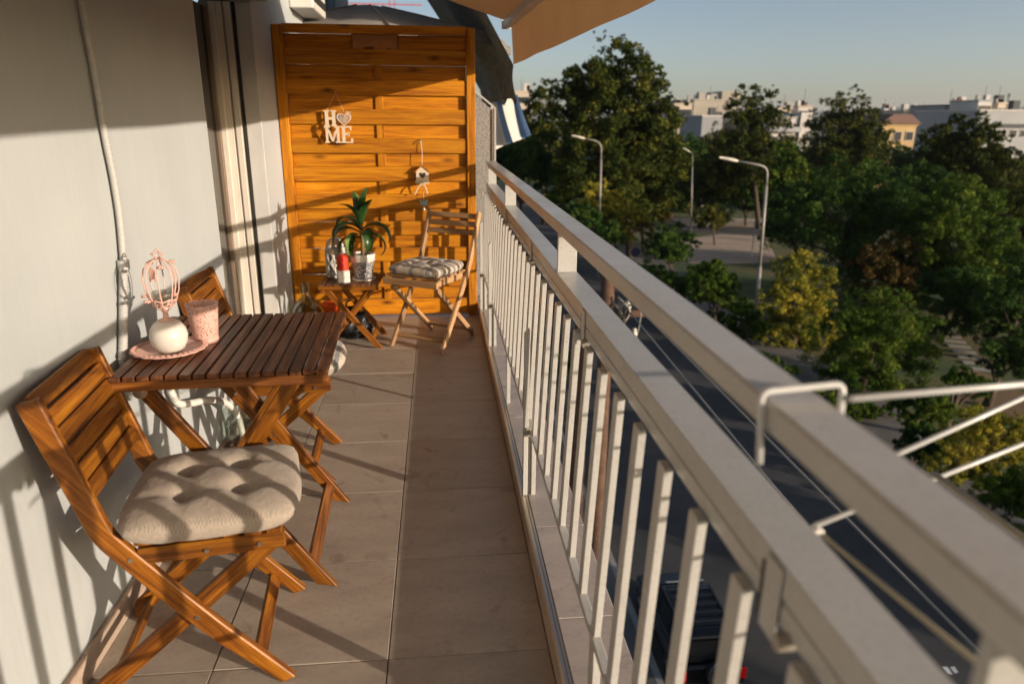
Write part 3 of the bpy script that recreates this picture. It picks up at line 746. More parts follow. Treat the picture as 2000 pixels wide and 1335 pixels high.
def cushion(name, label, mat, loc, rz, w, d, h, tufts, tilt=0., edge=5.5, seed=0, dep=.62, crz=.10):
    rg = np.random.default_rng(seed); n = 46; m = MB()
    ph = rg.uniform(0, 6.28, 6)
    def hgt(a, b_):
        e = max(0., 1-abs(a)**edge)*max(0., 1-abs(b_)**edge); hh_ = e**.5
        for (ta, tb) in tufts:
            r2 = ((a-ta)*w/.42)**2+((b_-tb)*d/.42)**2
            hh_ -= dep*math.exp(-r2/.022)*hh_
            # creases radiating along the tuft rows
        for (ta, tb) in tufts:
            hh_ -= crz*math.exp(-((a-ta)/.06)**2)*e; hh_ -= crz*math.exp(-((b_-tb)/.06)**2)*e
        hh_ += .05*e*(math.sin(a*5+ph[0])*math.sin(b_*4+ph[1]))
        return max(hh_, 0)
    idx = {}
    for side in (0, 1):
        for i in range(n+1):
            for j in range(n+1):
                a, b_ = -1+2*i/n, -1+2*j/n
                a2 = math.copysign(abs(a)**.9, a); b2 = math.copysign(abs(b_)**.9, b_)
                brd = i in (0, n) or j in (0, n)
                if side and brd: idx[(1, i, j)] = idx[(0, i, j)]; continue
                # rounded-square outline with slight waviness
                q = (1-.13*(a2*a2)*(b2*b2))*(1+.022*math.sin(3*a2+ph[2])+.022*math.sin(4*b2+ph[3]))
                hh_ = hgt(a2, b2)
                z = .5*h+(hh_*.5*h*1.08 if side == 0 else -min(hh_*1.6, 1)*.5*h*.98)
                if brd: z = .5*h*(1+.1*math.sin(9*a2+ph[4])+.1*math.sin(8*b2+ph[5]))
                idx[(side, i, j)] = len(m.v); m.v.append((a2*w/2*q, b2*d/2*q, z))
    for i in range(n):
        for j in range(n):
            f = [idx[(0, i, j)], idx[(0, i+1, j)], idx[(0, i+1, j+1)], idx[(0, i, j+1)]]; m.f.append(tuple(f))
            g = [idx[(1, i, j)], idx[(1, i, j+1)], idx[(1, i+1, j+1)], idx[(1, i+1, j)]]; m.f.append(tuple(g))
    me = m.mesh(name, True); uv = me.uv_layers.new(name='UVMap')
    co = np.array(m.v); li_ = np.zeros(len(me.loops), dtype=np.int32); me.loops.foreach_get('vertex_index', li_)
    uvv = np.stack([co[:, 0]+(co[:, 2]-h/2)*np.sign(co[:, 0])*(np.abs(co[:, 0]) > w*.42), co[:, 1]+(co[:, 2]-h/2)*np.sign(co[:, 1])*(np.abs(co[:, 1]) > d*.42)], axis=1)
    uv.data.foreach_set('uv', uvv[li_].astype(np.float32).ravel())
    o = place(name, me, mat); o.location = loc; o.rotation_euler = (0, tilt, rz)
    tag(o, label, 'cushion'); return o

t4 = [(-.36, -.36), (.36, -.36), (-.36, .36), (.36, .36), (0, 0)]
A6 = R(5.6)
folding_chair('folding_chair', 'orange-brown slatted folding chair nearest the camera, back against the wall', 'chair_wood', (-.645, 1.665, 0), A6)
cushion('seat_cushion', 'plain beige tufted seat cushion on the chair nearest the camera', 'cushion_beige', (-.565, 1.650, .4345), A6+.06, .398, .408, .070, [(-.28, -.34), (.36, -.28), (-.36, .30), (.28, .36)], 0, 4.0, 3, .78, .10)
folding_chair('folding_chair', 'orange-brown slatted folding chair behind the dark table', 'chair_wood', (-.672, 2.690, 0), R(3))
cushion('seat_cushion', 'striped pale seat cushion on the chair behind the dark table', 'cushion_striped', (-.565, 2.685, .4345), R(3), .385, .38, .062, t4, 0, 5, 5)
CH = R(-120.4)
folding_chair('folding_chair', 'pale unstained folding chair in front of the wooden screen', 'pale_wood', (-.0425, 4.361, 0), CH, 'pale')
cushion('seat_cushion', 'checked grey and cream cushion on the pale chair by the screen', 'cushion_plaid_shadow', (-.0425-.506*.075, 4.361-.862*.075, .465), CH, .39, .38, .056, [(-.36, -.36), (.36, -.36), (-.36, .36), (.36, .36), (0, 0)], 0, 5, 8, .45)

# ------------------------------------------------------------------ folding table
tb = thing('folding_table', 'dark slatted wooden folding table standing against the wall', 'table', (-.59, 2.115, 0), R(2.2))
TW, TD, TZ = .555, .605, .712
for i in range(16):
    x = -TW/2+TW*(i+.5)/16
    bar('table_slat', 'table_top', (x, -TD/2, TZ-.007), (x, TD/2, TZ-.007), .0142, TW/16-.0052, tb, side=(1, 0, 0), bev=.002)
for s in (-1, 1):
    bar('apron', 'table_wood', (-TW/2+.004, s*(TD/2-.014), TZ-.0275), (TW/2-.004, s*(TD/2-.014), TZ-.0275), .026, .022, tb)
    bar('under_rail', 'table_wood', (-TW/2+.03, s*(TD/2-.075), TZ-.03), (TW/2-.03, s*(TD/2-.075), TZ-.03), .03, .018, tb)
    yo = s*(TD/2-.055); yi = s*(TD/2-.0785)
    bar('table_leg', 'chair_wood', (TW/2-.055, yo, .012), (-TW/2+.065, yo, TZ-.05), .042, .021, tb, cut=(.022, 0))
    bar('table_leg', 'chair_wood', (-TW/2+.02, yi, .012), (TW/2-.10, yi, TZ-.045), .042, .021, tb, cut=(.022, 0))
    MB().tube([(-.02, yo+s*.010, .35), (-.02, yo+s*.015, .35)], .006, 8).build('bolt', 'steel', tb)
    MB().tube([(-TW/2+.06, yo+s*.0105, TZ-.058), (-TW/2+.06, yo+s*.0135, TZ-.058)], .019, 14).build('pivot_plate', 'steel', tb)
    MB().tube([(-TW/2+.06, yo+s*.0136, TZ-.058), (-TW/2+.06, yo+s*.0175, TZ-.058)], .008, 10).build('bolt', 'steel', tb)
bar('stretcher', 'table_wood', (TW/2-.095, -TD/2+.0655, .078), (TW/2-.095, TD/2-.0655, .078), .036, .017, tb, side=(.6, 0, .8))
bar('stretcher', 'table_wood', (-.115, -TD/2+.0895, .245), (-.115, TD/2-.0895, .245), .036, .017, tb, side=(.6, 0, -.8))

# plate, vase ornament and lace cup on the table
pl_ = thing('lace_plate', 'pink scalloped plate with a pierced rim on the dark table', 'plate', (-.766, 2.005, TZ))
n = 72; m = MB(); prof = [(.0, .003), (.055, .003), (.066, .006), (.082, .0125), (.0985, .017)]
for under in (0, 1):
    for r, z in prof:
        for k in range(n):
            a = 2*math.pi*k/n; rr = r*(1+(.035*abs(math.sin(a*9)) if r > .09 else 0)); m.v.append((rr*math.cos(a), rr*math.sin(a), z-(.003 if under else 0)))
np_ = len(prof)
for i in range(np_-1):
    for k in range(n):
        k2 = (k+1) % n; m.f.append((i*n+k, (i+1)*n+k, (i+1)*n+k2, i*n+k2)); o = np_*n; m.f.append((o+i*n+k, o+i*n+k2, o+(i+1)*n+k2, o+(i+1)*n+k))
for k in range(n): k2 = (k+1) % n; m.f.append(((np_-1)*n+k, 2*np_*n-n+k, 2*np_*n-n+k2, (np_-1)*n+k2))
m.build('plate_dish', 'pink_metal', pl_, smooth=True)
m = MB()
for k in range(40):
    a = 2*math.pi*k/40; m.tube([(.093*math.cos(a)+.005*math.cos(b_), .093*math.sin(a)+.005*math.sin(b_), .0185) for b_ in np.linspace(0, 6.28, 8)[:-1]], .0011, 4, closed=True)
m.build('rim_lace', 'pink_metal', pl_)
vz = TZ+.0066
vs = thing('vase_ornament', 'white ball vase holding a pink wire cage ornament', 'vase', (-.762, 2.000, vz))
MB().lathe([(.0, 0), (.026, .0), (.038, .008), (.0475, .026), (.0505, .045), (.047, .064), (.036, .081), (.022, .089), (.017, .090), (.0165, .088)], 32, cap=False).build('ball', 'ceramic_white', vs, smooth=True)
MB().lathe([(.0, .0905), (.022, .0895), (.020, .093), (.008, .096), (.0065, .112), (.012, .120), (.022, .130), (.006, .128), (.0, .128)], 20, cap=False).build('stem', 'pink_metal', vs, smooth=True)
def cage(a, top=.265):
    prof = [(.014, .122), (.030, .140), (.042, .175), (.046, .205), (.040, .235), (.022, .257), (.004, top)]
    pts = []
    for i in range(len(prof)-1):
        for t in (0, .5): r = prof[i][0]*(1-t)+prof[i+1][0]*t; z = prof[i][1]*(1-t)+prof[i+1][1]*t; pts.append((r*math.cos(a), r*math.sin(a), z))
    pts.append((prof[-1][0]*math.cos(a), prof[-1][0]*math.sin(a), prof[-1][1])); return pts
for k in range(8): MB().tube(cage(k*math.pi/4+.2), .0020, 6).build('cage_wire', 'pink_metal', vs, smooth=True)
m = MB()
for z, r in ((.137, .028), (.150, .035)): m.tube([(r*math.cos(a), r*math.sin(a), z+.003*math.sin(6*a)) for a in np.linspace(0, 6.283, 25)[:-1]], .0022, 6, closed=True)
for k in range(12):
    a = k*.5236; m.tube([(.030*math.cos(a), .030*math.sin(a), .138), (.035*math.cos(a+.25), .035*math.sin(a+.25), .152)], .002, 5)
m.build('basket_ring', 'pink_metal', vs, smooth=True)
MB().lathe([(.004, .131), (.022, .134), (.027, .145), (.030, .17), (.028, .172), (.025, .148), (.003, .136)], 20, cap=False).build('glass_cup', 'clear_glass', vs, smooth=True)
for (a, z, r) in ((2.6, .246, .036), (.4, .250, .034), (5.2, .243, .036), (4.0, .150, .046), (1.2, .152, .043), (3.2, .158, .048)):
    cx, cy_, m = r*math.cos(a), r*math.sin(a), MB()
    for q in range(5):
        b_ = q*1.2566; m.tube([(cx+.006*math.cos(b_+s), cy_+.006*math.sin(b_+s), z+.003*s) for s in (0, .5, 1.)], .0034, 6)
    m.lathe([(.001, z-.003), (.006, z), (.004, z+.006), (.0005, z+.007)], 8, cx, cy_); m.build('rosette', 'pink_metal', vs, smooth=True)
m = MB()
for s in (-1, 1):
    m.tube([(s*.004+s*.013*math.sin(t)*1.1, .0, .266+.020*(1-math.cos(t))*.5+.006*math.sin(2*t)) for t in np.linspace(0, 3.6, 10)], .0018, 6)
    m.tube([(0, s*.004+s*.011*math.sin(t), .262+.018*(1-math.cos(t))*.5) for t in np.linspace(0, 3.6, 10)], .0018, 6)
m.build('crown_scroll', 'pink_metal', vs, smooth=True)
# leaf-shaped plates inside the cage (the dark ovals of its shadow)
for a, z in ((.3, .225), (2.5, .212), (4.4, .228)):
    m = MB(); c_, s_ = math.cos(a), math.sin(a); o_ = Vector((.030*c_, .030*s_, z))
    ring = [o_+Vector((-s_*.010*math.sin(t), c_*.010*math.sin(t), .017*math.cos(t))) for t in np.linspace(0, 6.283, 17)[:-1]]
    m.v = [tuple(p) for p in ring]+[tuple(p+Vector((c_, s_, 0))*.0015) for p in ring]; q = 16
    m.f = [tuple(range(q)), tuple(range(2*q-1, q-1, -1))]+[(i, i+q, (i+1) % q+q, (i+1) % q) for i in range(q)]; m.build('leaf_plate', 'pink_metal', vs)
cu = thing('lace_cup', 'pink pierced tealight cup behind the white ball vase', 'cup', (-.697, 2.105, TZ+.0006))
MB().lathe([(.0, 0.), (.0335, 0.), (.0345, .003), (.0445, .113), (.0452, .116), (.0430, .116), (.0330, .006), (.0, .005)], 36, cap=False).build('cup_wall', 'cup_lace', cu, smooth=True)
m = MB(); m.tube([(.0443*math.cos(a), .0443*math.sin(a), .1145+.0022*math.cos(14*a)) for a in np.linspace(0, 6.2832, 85)[:-1]], .0018, 6, closed=True); m.build('cup_rim', 'pink_metal', cu, smooth=True)
m = MB(); m.lathe([(.0338, .003), (.0352, .003), (.0362, .014), (.0348, .014)], 36, cap=False); m.build('cup_foot_band', 'pink_metal', cu, smooth=True)

# ------------------------------------------------------------------ small side table with plant, lantern and candle
st = thing('side_table', 'small brown folding side table in front of the wooden screen', 'table', (-.535, 4.36, 0), R(-3))
SZ = .412
for i in range(8):
    x = -.18+.36*(i+.5)/8
    bar('table_slat', 'small_table_top', (x, -.175, SZ-.006), (x, .175, SZ-.006), .012, .038, st, side=(1, 0, 0))
for s in (-1, 1):
    bar('apron', 'chair_wood', (-.178, s*.163, SZ-.024), (.178, s*.163, SZ-.024), .024, .018, st)
    bar('table_leg', 'chair_wood', (.165, s*.142, .010), (-.135, s*.142, SZ-.038), .034, .018, st, cut=(.017, 0))
    bar('table_leg', 'chair_wood', (-.165, s*.1235, .010), (.135, s*.1235, SZ-.038), .034, .018, st, cut=(.017, 0))
bar('stretcher', 'chair_wood', (.125, -.133, .065), (.125, .133, .065), .028, .014, st, side=(.6, 0, .8))

pp = thing('potted_plant', 'long-leaved green plant in a white pot with dark lace pattern', 'potted plant', (-.462, 4.325, SZ+.0005))
MB().lathe([(.0, 0), (.066, 0), (.070, .004), (.073, .012), (.066, .010), (.0, .006)], 32, cap=False).build('saucer', 'ceramic_white', pp, smooth=True)
MB().lathe([(.0, .011), (.052, .0105), (.0535, .014), (.0655, .118)], 32, cap=False).build('pot_body', 'pot_lace', pp, smooth=True)
MB().lathe([(.0655, .112), (.0725, .116), (.0745, .158), (.0725, .161), (.0675, .160), (.066, .120)], 32, cap=False).build('pot_rim', 'ceramic_white', pp, smooth=True)
MB().lathe([(.0, .150), (.0672, .147)], 24, cap=False).build('soil', 'soil', pp)
MB().tube([(0, 0, .14), (.004, .0, .25), (0, 0, .36)], [.012, .011, .008], 8).build('stalk', 'stalk', pp, smooth=True)
def strap_leaf(a, z0, L, w, rise, droop, name='leaf'):
    m = MB(); n = 12; d = Vector((math.cos(a), math.sin(a), 0)); sd = Vector((-math.sin(a), math.cos(a), 0))
    ang = rise; p = Vector((.008*math.cos(a), .008*math.sin(a), z0)); rows_ = []
    for i in range(n+1):
        t = i/n; ww = 1.75*w*min(1, .35+2.2*t)*(1-t**3.2)**.8+.0005
        up = Vector((-d.x*math.sin(ang), -d.y*math.sin(ang), math.cos(ang)))
        rows_.append([p+sd*(-ww)+up*ww*.35, p+sd*(-ww*.45)+up*.0, p-up*ww*.06, p+sd*(ww*.45), p+sd*ww+up*ww*.35])
        p = p+(d*math.cos(ang)+Vector((0, 0, 1))*math.sin(ang))*L/n; ang -= droop/n*(1+1.0*t)
    for r_ in rows_: m.v += [tuple(q) for q in r_]
    for i in range(n):
        for j in range(4): q = i*5+j; m.f.append((q, q+1, q+6, q+5))
    me = m.mesh(name, True); me.materials.append(MATS['leaf_dark']); me.materials.append(MATS['leaf_light'])
    for i, f in enumerate(me.polygons): f.material_index = 1 if i % 4 in (1, 2) and (i//4) > 1 and False else 0
    # pale stripe along the margin of some leaves
    if random.random() < .6:
        for i, f in enumerate(me.polygons): f.material_index = 1 if i % 4 == 0 else 0
    return place(name, me, None, pp)
lv = [(2.5, .30, .24, .019, .95, 1.6), (3.5, .28, .25, .019, .7, 2.1), (-.3, .30, .25, .019, .7, 2.0), (.6, .31, .23, .018, .9, 1.5), (1.6, .33, .22, .018, 1.1, 1.2), (-1.2, .29, .24, .020, .5, 2.3),
      (-2.0, .27, .25, .019, .4, 2.5), (-2.6, .30, .24, .019, .8, 1.9), (4.9, .25, .23, .018, .2, 2.3), (.1, .26, .24, .018, .35, 2.3), (3.0, .25, .24, .018, .35, 2.3), (-.9, .34, .21, .018, 1.25, .7), (2.0, .35, .20, .018, 1.3, .5),
      (3.9, .345, .20, .018, 1.2, .9), (5.6, .355, .21, .019, 1.45, .25), (1.0, .27, .22, .017, .5, 2.1)][::1]; lv = [q for i, q in enumerate(lv) if i not in (3, 8, 15)]
for q in lv: strap_leaf(*q)

ln = thing('white_lantern', 'white openwork metal lantern with domed lid on the side table', 'lantern', (-.632, 4.425, SZ+.0005))
MB().lathe([(.0, 0), (.062, 0), (.064, .004), (.064, .016), (.060, .018), (.0, .018)], 28, cap=False).build('base_ring', 'white_plastic', ln, smooth=True)
m = MB()
for k in range(9):
    a0 = k*2*math.pi/9
    for s in (-1, 1):
        m.tube([(.0605*math.cos(a0+s*.34*math.sin(t)), .0605*math.sin(a0+s*.34*math.sin(t)), .018+.150*t/(2*math.pi)) for t in np.linspace(0, 2*math.pi, 17)], .0085, 6)
    for z in (.05, .093, .136): m.tube([(.0605*math.cos(a0+.35+.13*math.cos(b_)), .0605*math.sin(a0+.35+.13*math.cos(b_)), z+.010*math.sin(b_)) for b_ in np.linspace(0, 6.283, 9)[:-1]], .006, 5, closed=True)
m.build('openwork_body', 'white_plastic', ln, smooth=True)
MB().lathe([(.0585, .166), (.064, .168), (.064, .182), (.056, .186), (.054, .184), (.0585, .170)], 28, cap=False).build('top_ring', 'white_plastic', ln, smooth=True)
m = MB()
for k in range(10):
    a = k*.6283; m.tube([(.056*math.cos(t)*math.cos(a), .056*math.cos(t)*math.sin(a), .184+.055*math.sin(t)) for t in np.linspace(0, 1.45, 8)], .0055, 6)
m.lathe([(.0, .236), (.014, .236), (.010, .246), (.0, .247)], 12)
m.tube([(.016*math.cos(t), 0, .258+.016*math.sin(t)) for t in np.linspace(0, 6.283, 15)[:-1]], .002, 6, closed=True)
m.build('dome_lid', 'white_plastic', ln, smooth=True)
cn = thing('red_candle', 'small red wound candle standing in a pale square tin', 'candle', (-.575, 4.255, SZ+.0005), R(12)); cn.scale = (1.18, 1.18, .95)
MB().box(-.030, .030, -.030, .030, 0, .078).build('tin', 'tin_print', cn, bev=.004)
pr = [(.0, .0785), (.026, .0785)]
for k in range(9): pr += [(.0285, .083+.0088*k), (.0265, .087+.0088*k)]
MB().lathe(pr+[(.022, .168), (.008, .178), (.0, .178)], 20, cap=False).build('wound_wax', 'yarn_red', cn, smooth=True)
MB().lathe([(.0, .1785), (.010, .1785), (.009, .190), (.0, .191)], 12, cap=False).build('wick_cap', 'ceramic_white', cn, smooth=True)

# things on the floor around the side table
dj = thing('glass_demijohn', 'round clear glass demijohn bottle on the floor by the screen', 'bottle', (-.893, 4.74, .0006)); dj.scale = (1.0, 1.0, 1.2)
MB().lathe([(.0, .004), (.080, .0), (.100, .02), (.108, .06), (.100, .105), (.070, .145), (.036, .17), (.026, .19), (.024, .235), (.030, .24), (.030, .25), (.022, .25), (.021, .19), (.032, .168), (.066, .141), (.096, .103), (.104, .06), (.096, .022), (.0, .008)], 32, cap=False).build('bottle_body', 'green_glass', dj, smooth=True)
MB().lathe([(.0, .012), (.090, .014), (.098, .05), (.0, .05)], 28, cap=False).build('pale_filling', 'sand_path', dj, smooth=True)
rb = MB().lathe([(.0, .0), (.042, .0), (.046, .004), (.060, .150), (.064, .152), (.064, .168), (.059, .168), (.055, .150), (.042, .012), (.0, .010)], 28, cap=False).build('plastic_pot', 'bowl_red', None, smooth=True); rb.location = (-.727, 4.72, .001); tag(rb, 'red-orange plastic pot on the floor between bottle and side table', 'pot')
bg = thing('black_bag', 'crumpled black bag lying under the small side table', 'bag', (-.56, 4.50, 0))
rg = np.random.default_rng(4); m = MB(); nn, mm = 26, 12
for i in range(mm+1):
    t = i/mm; z = .19*t; r0 = .105*(math.sin(math.pi*min(1, .18+.82*t))**.5)*(1-.35*t)
    for k in range(nn):
        a = 2*math.pi*k/nn; r = r0*(1+.12*math.sin(3*a+5*t)+.08*math.sin(7*a-9*t)+.05*rg.normal()); m.v.append((r*1.15*math.cos(a), r*.85*math.sin(a), max(0.002, z+.012*rg.normal()*(t > 0))))
for i in range(mm):
    for k in range(nn): m.f.append((i*nn+k, i*nn+(k+1) % nn, (i+1)*nn+(k+1) % nn, (i+1)*nn+k))
m.f.append(tuple(range(nn-1, -1, -1))); m.f.append(tuple(mm*nn+k for k in range(nn)))
m.build('bag_body', 'bag_black', bg, smooth=True)
m = MB(); m.tube(rounded([(-.04, 0, .17), (-.045, 0, .235), (.03, .01, .24), (.035, .01, .17)], .03), .006, 7); m.build('bag_handle', 'bag_black', bg, smooth=True)

# ------------------------------------------------------------------ corrugated conduits, jar
cdt = thing('wall_conduit', 'white corrugated cable conduit running down the wall', 'conduit', (WX, 2.07, .7))
def corr(path, r, pitch=.0085, amp=.10):
    P = [Vector(p) for p in path]; L = [0]
    for a, b_ in zip(P[:-1], P[1:]): L.append(L[-1]+(b_-a).length)
    n = int(L[-1]/pitch*4); pts, rs = [], []
    for i in range(n+1):
        s = L[-1]*i/n; k = 0
        while k < len(L)-2 and L[k+1] < s: k += 1
        t = (s-L[k])/max(1e-9, L[k+1]-L[k]); pts.append(P[k].lerp(P[k+1], t)); rs.append(r*(1+amp*(1 if i % 4 in (1, 2) else -1)))
    return MB().tube(pts, rs, 12)
O_ = Vector((WX, 2.07, .7))
up_px = [(150, -60), (163, 30), (182, 130), (203, 255), (222, 350), (234, 430), (241, 512)]
path = [at(x, y, 0, WX+.015)-O_ for x, y in up_px]
sm = []
for i in range(len(path)-1):
    p0, p1, p2, p3 = path[max(i-1, 0)], path[i], path[i+1], path[min(i+2, len(path)-1)]
    for t in (0, .25, .5, .75): sm.append(.5*((2*p1)+(p2-p0)*t+(2*p0-5*p1+4*p2-p3)*t*t+(3*p1-p0-3*p2+p3)*t**3))
sm.append(path[-1])
corr(sm, .0090, .007, .05).build('upper_tube', 'conduit_grey', cdt, smooth=True)
lo = [at(x, y, 0, WX+.017)-O_ for x, y in ((241, 516), (241, 600), (240, 700))]; lo.append(lo[-1]+Vector((0, -.01, -.12)))
corr(lo, .0120, .008, .07).build('lower_tube', 'conduit_grey', cdt, smooth=True)
MB().tube([lo[0]+Vector((0, 0, .012)), lo[0]-Vector((0, 0, .014))], .0165, 14).build('collar', 'conduit_grey', cdt)
hz = thing('drain_hose', 'white corrugated drain hose curving under the table into a jar', 'hose', (-.84, 2.5, 0))
Oh = Vector((-.84, 2.5, 0))
hp = [(-.885, 2.27, .50), (-.875, 2.29, .44), (-.865, 2.40, .40), (-.855, 2.52, .365), (-.845, 2.62, .32), (-.835, 2.70, .27), (-.83, 2.755, .21), (-.828, 2.79, .13), (-.828, 2.80, .06)]
hp = [Vector(p)-Oh for p in hp]
corr(rounded(hp, .05, 3), .011, .010, .16).build('hose_tube', 'white_plastic', hz, smooth=True)
jr = thing('glass_jar', 'clear plastic jar on the floor catching the drain hose', 'jar', (-.815, 2.80, .0006))
MB().lathe([(.0, .003), (.072, .0), (.078, .008), (.079, .15), (.068, .175), (.048, .19), (.048, .215), (.052, .216), (.052, .222), (.045, .222), (.045, .19), (.064, .173), (.075, .148), (.074, .01), (.0, .007)], 28, cap=False).build('jar_wall', 'clear_glass', jr, smooth=True)

# ------------------------------------------------------------------ next balcony, seen past the screen
gs_ = thing('pebbled_glass_screen', 'pebbled glass divider with white metal frame beside the wooden screen', 'screen', (.34, 5.2, .09))
go = Vector((.34, 5.2, .09))
q = [at(926, 178, 1, 5.2), at(966, 210, 1, 5.2)]
zt0, zt1 = q[0].z-.09, q[1].z-.09; xr_ = q[1].x-.34
MB().prism([(-.078, .0), (xr_-.02, .0), (xr_-.02, zt1-.02), (-.078, zt0-.012)], -.006, .006).build('pane', 'pebbled_glass', gs_)
MB().prism([(xr_-.0195, .0), (xr_-.004, .0), (xr_-.004, zt1-.006), (xr_-.0195, zt1-.006)], -.016, .016).build('inner_bead', 'frame_brown', gs_)
f_ = MB().box(xr_-.0035, xr_+.008, -.02, .02, 0, zt1+.002); f_.prism([(-.078, zt0-.004), (xr_-.004, zt1-.005), (xr_-.004, zt1+.008), (-.078, zt0+.010)], -.02, .02); f_.build('frame', 'rail_paint', gs_)

na = thing('camouflage_awning', 'dark camouflage net awning hanging over the next balcony', 'awning', (.3, 7.2, 2.2))
NO = Vector((.3, 7.2, 2.2)); e0 = at(1003, 120, 1, 5.6); sl = at(933, 0, 1, 5.6)-e0
m = MB(); ny, nx = 22, 26
for i in range(ny+1):
    y = 5.6+4.4*i/ny
    for j in range(nx+1):
        t = j/nx
        if t < .7: p = e0+sl*(3.2*(1-t/.7)); p = Vector((p.x, y, p.z+.03*math.sin(3*y)+.05*math.sin(math.pi*t/.7)))
        else:
            tt = (t-.7)/.3; p = Vector((e0.x+.015*math.sin(5*y+4*tt)+.02*tt, y, e0.z-.27*tt*(1+.13*math.sin(9*y)))) 
        m.v.append(tuple(p-NO))
for i in range(ny):
    for j in range(nx): a = i*(nx+1)+j; m.f.append((a, a+1, a+nx+2, a+nx+1))
m.build('net_cloth', 'camouflage_net', na, smooth=True)
bar('front_pole', 'frame_brown', Vector((e0.x, 5.58, e0.z))-NO, Vector((e0.x, 10., e0.z))-NO, .03, .03, na)

fg = thing('striped_cloth', 'blue and white striped cloth hanging beyond the railing corner', 'cloth', (.65, 6.4, 1.1))
FO = Vector((.65, 6.4, 1.1)); FP = {'t': [(960, 200), (970, 199), (979, 196), (1001, 190), (1010, 184)], 'b': [(964, 294), (990, 282), (1002, 278), (1019, 272), (1038, 264)]}
for s in range(4):
    m = MB(); n = 10
    for j in range(n+1):
        t = j/n
        for c in range(5):
            u = c/4; tx = FP['t'][s][0]*(1-u)+FP['t'][s+1][0]*u; ty = FP['t'][s][1]*(1-u)+FP['t'][s+1][1]*u
            bx_ = FP['b'][s][0]*(1-u)+FP['b'][s+1][0]*u; by_ = FP['b'][s][1]*(1-u)+FP['b'][s+1][1]*u
            bow = -1.5*math.sin(math.pi*t); p = at(tx*(1-t)+bx_*t+bow, ty*(1-t)+by_*t, 1, 6.4+.06*math.sin((s+u)*2.4)*(.4+t)); m.v.append(tuple(p-FO))
    for j in range(n):
        for c in range(4): a = j*5+c; m.f.append((a, a+1, a+6, a+5))
    m.build('stripe', ['flag_white', 'flag_blue'][s % 2], fg, smooth=True)
um = thing('grey_umbrella', 'taupe garden umbrella rising behind the wooden screen', 'umbrella', (-.60, 7.2, 0))
m = MB(); n8 = 8; U = [(.12, 2.315), (.16, 2.305), (.55, 2.215), (.95, 2.115), (1.32, 2.01), (1.33, 1.94)]
for r, z in U:
    for k in range(n8*4):
        a = 2*math.pi*k/(n8*4)+.2; sag = 1-.035*(1-abs(math.cos(a*4-.8)))*(r > .2); m.v.append((r*sag*math.cos(a), r*sag*math.sin(a), z-.03*(1-abs(math.cos((a-.2)*4)))*(r > .3)))
for i in range(len(U)-1):
    for k in range(32): m.f.append((i*32+k, i*32+(k+1) % 32, (i+1)*32+(k+1) % 32, (i+1)*32+k))
m.f.append(tuple(range(32))); m.build('canopy', 'umbrella_cloth', um, smooth=True)
for k in range(8):
    a = k*math.pi/4+.2; MB().tube([(r*math.cos(a), r*math.sin(a), z+.006) for r, z in U[1:5]], .007, 5).build('rib', 'frame_brown', um)
MB().tube([(0, 0, 0), (0, 0, 2.31)], .02, 10).build('pole', 'frame_brown', um)
MB().lathe([(.18, 0), (.18, .04), (.03, .06)], 20).build('foot', 'rubber_black', um)
ab = thing('wall_air_conditioner', 'white air conditioner box on the wall above the screen', 'air conditioner', (-1.02, 5.95, 2.09))
MB().box(.001, .17, -.30, .30, 0, .30).build('case', 'white_plastic', ab, bev=.012)
MB().box(.1702, .176, -.27, .27, .05, .10).build('vent_strip', 'dark_gap', ab)
MB().tube(rounded([(.06, .30, .04), (.06, .40, .02), (.03, .42, -.10), (.10, .62, -.20), (.20, .8, -.22)], .05), .006, 6).build('cable', 'cable_dark', ab)
dp = MB().tube([(-.93, 7.1, 0), (-.93, 7.1, 2.9)], .05, 12).build('drain_pipe', 'blue_grey', None, smooth=True); tag(dp, 'dark blue drain pipe on the wall beyond the umbrella', 'pipe')

# ------------------------------------------------------------------ ground, street, park
GZ = -10.5
gd = MB().add([(-9000, -9000, GZ), (9000, -9000, GZ), (9000, 12000, GZ), (-9000, 12000, GZ)], [(0, 1, 2, 3)]).build('ground', 'lawn'); struct(gd, 'park lawn and open ground below the balcony', 'ground')
def sheet(name, poly, z, mat, label, th=None):
    m = MB()
    if th is None: m.add([(x, y, z) for x, y in poly], [tuple(range(len(poly)))])
    else: m.prism(poly, GZ, z, axis=2)
    o = m.build(name, mat, None); return struct(o, label, name)
sheet('road', [(4.5, -60), (16.4, -60), (16.4, 130), (4.5, 130)], GZ+.006, 'asphalt', 'dark asphalt street running beside the building')
sheet('pavement', [(-2, -60), (4.5, -60), (4.5, 130), (-2, 130)], GZ+.13, 'pavement', 'grey pavement on the building side of the street', 1)
sheet('park_pavement', [(16.4, -60), (19.4, -60), (19.4, 66), (16.4, 66)], GZ+.12, 'pavement', 'grey pavement along the park side of the street', 1)
def gp(*px): return [tuple(at(x, y, 2, GZ)[:2]) for x, y in px]
sheet('sandy_path', gp((1290, 512), (1400, 516), (1520, 512), (1500, 470), (1500, 428), (1310, 425), (1330, 440), (1420, 455), (1320, 470)), GZ+.010, 'sand_path', 'pale sandy park path, lightened in colour for missing sunlight')
sheet('park_dark_strip', gp((1300, 452), (1510, 462), (1510, 445), (1300, 440)), GZ+.016, 'asphalt', 'narrow dark strip crossing the park')  # flat dark strip laid across the pale path
sheet('dry_bank', gp((1850, 745), (1880, 715), (1930, 730), (2060, 800), (2060, 840), (1930, 800)), GZ+.012, 'dry_soil', 'brown dry grass bank in the park')
sheet('park_track', gp((1740, 835), (1900, 985), (2060, 1080), (2060, 1020), (1800, 850)), GZ+.014, 'asphalt', 'dark footpath curving through the park')
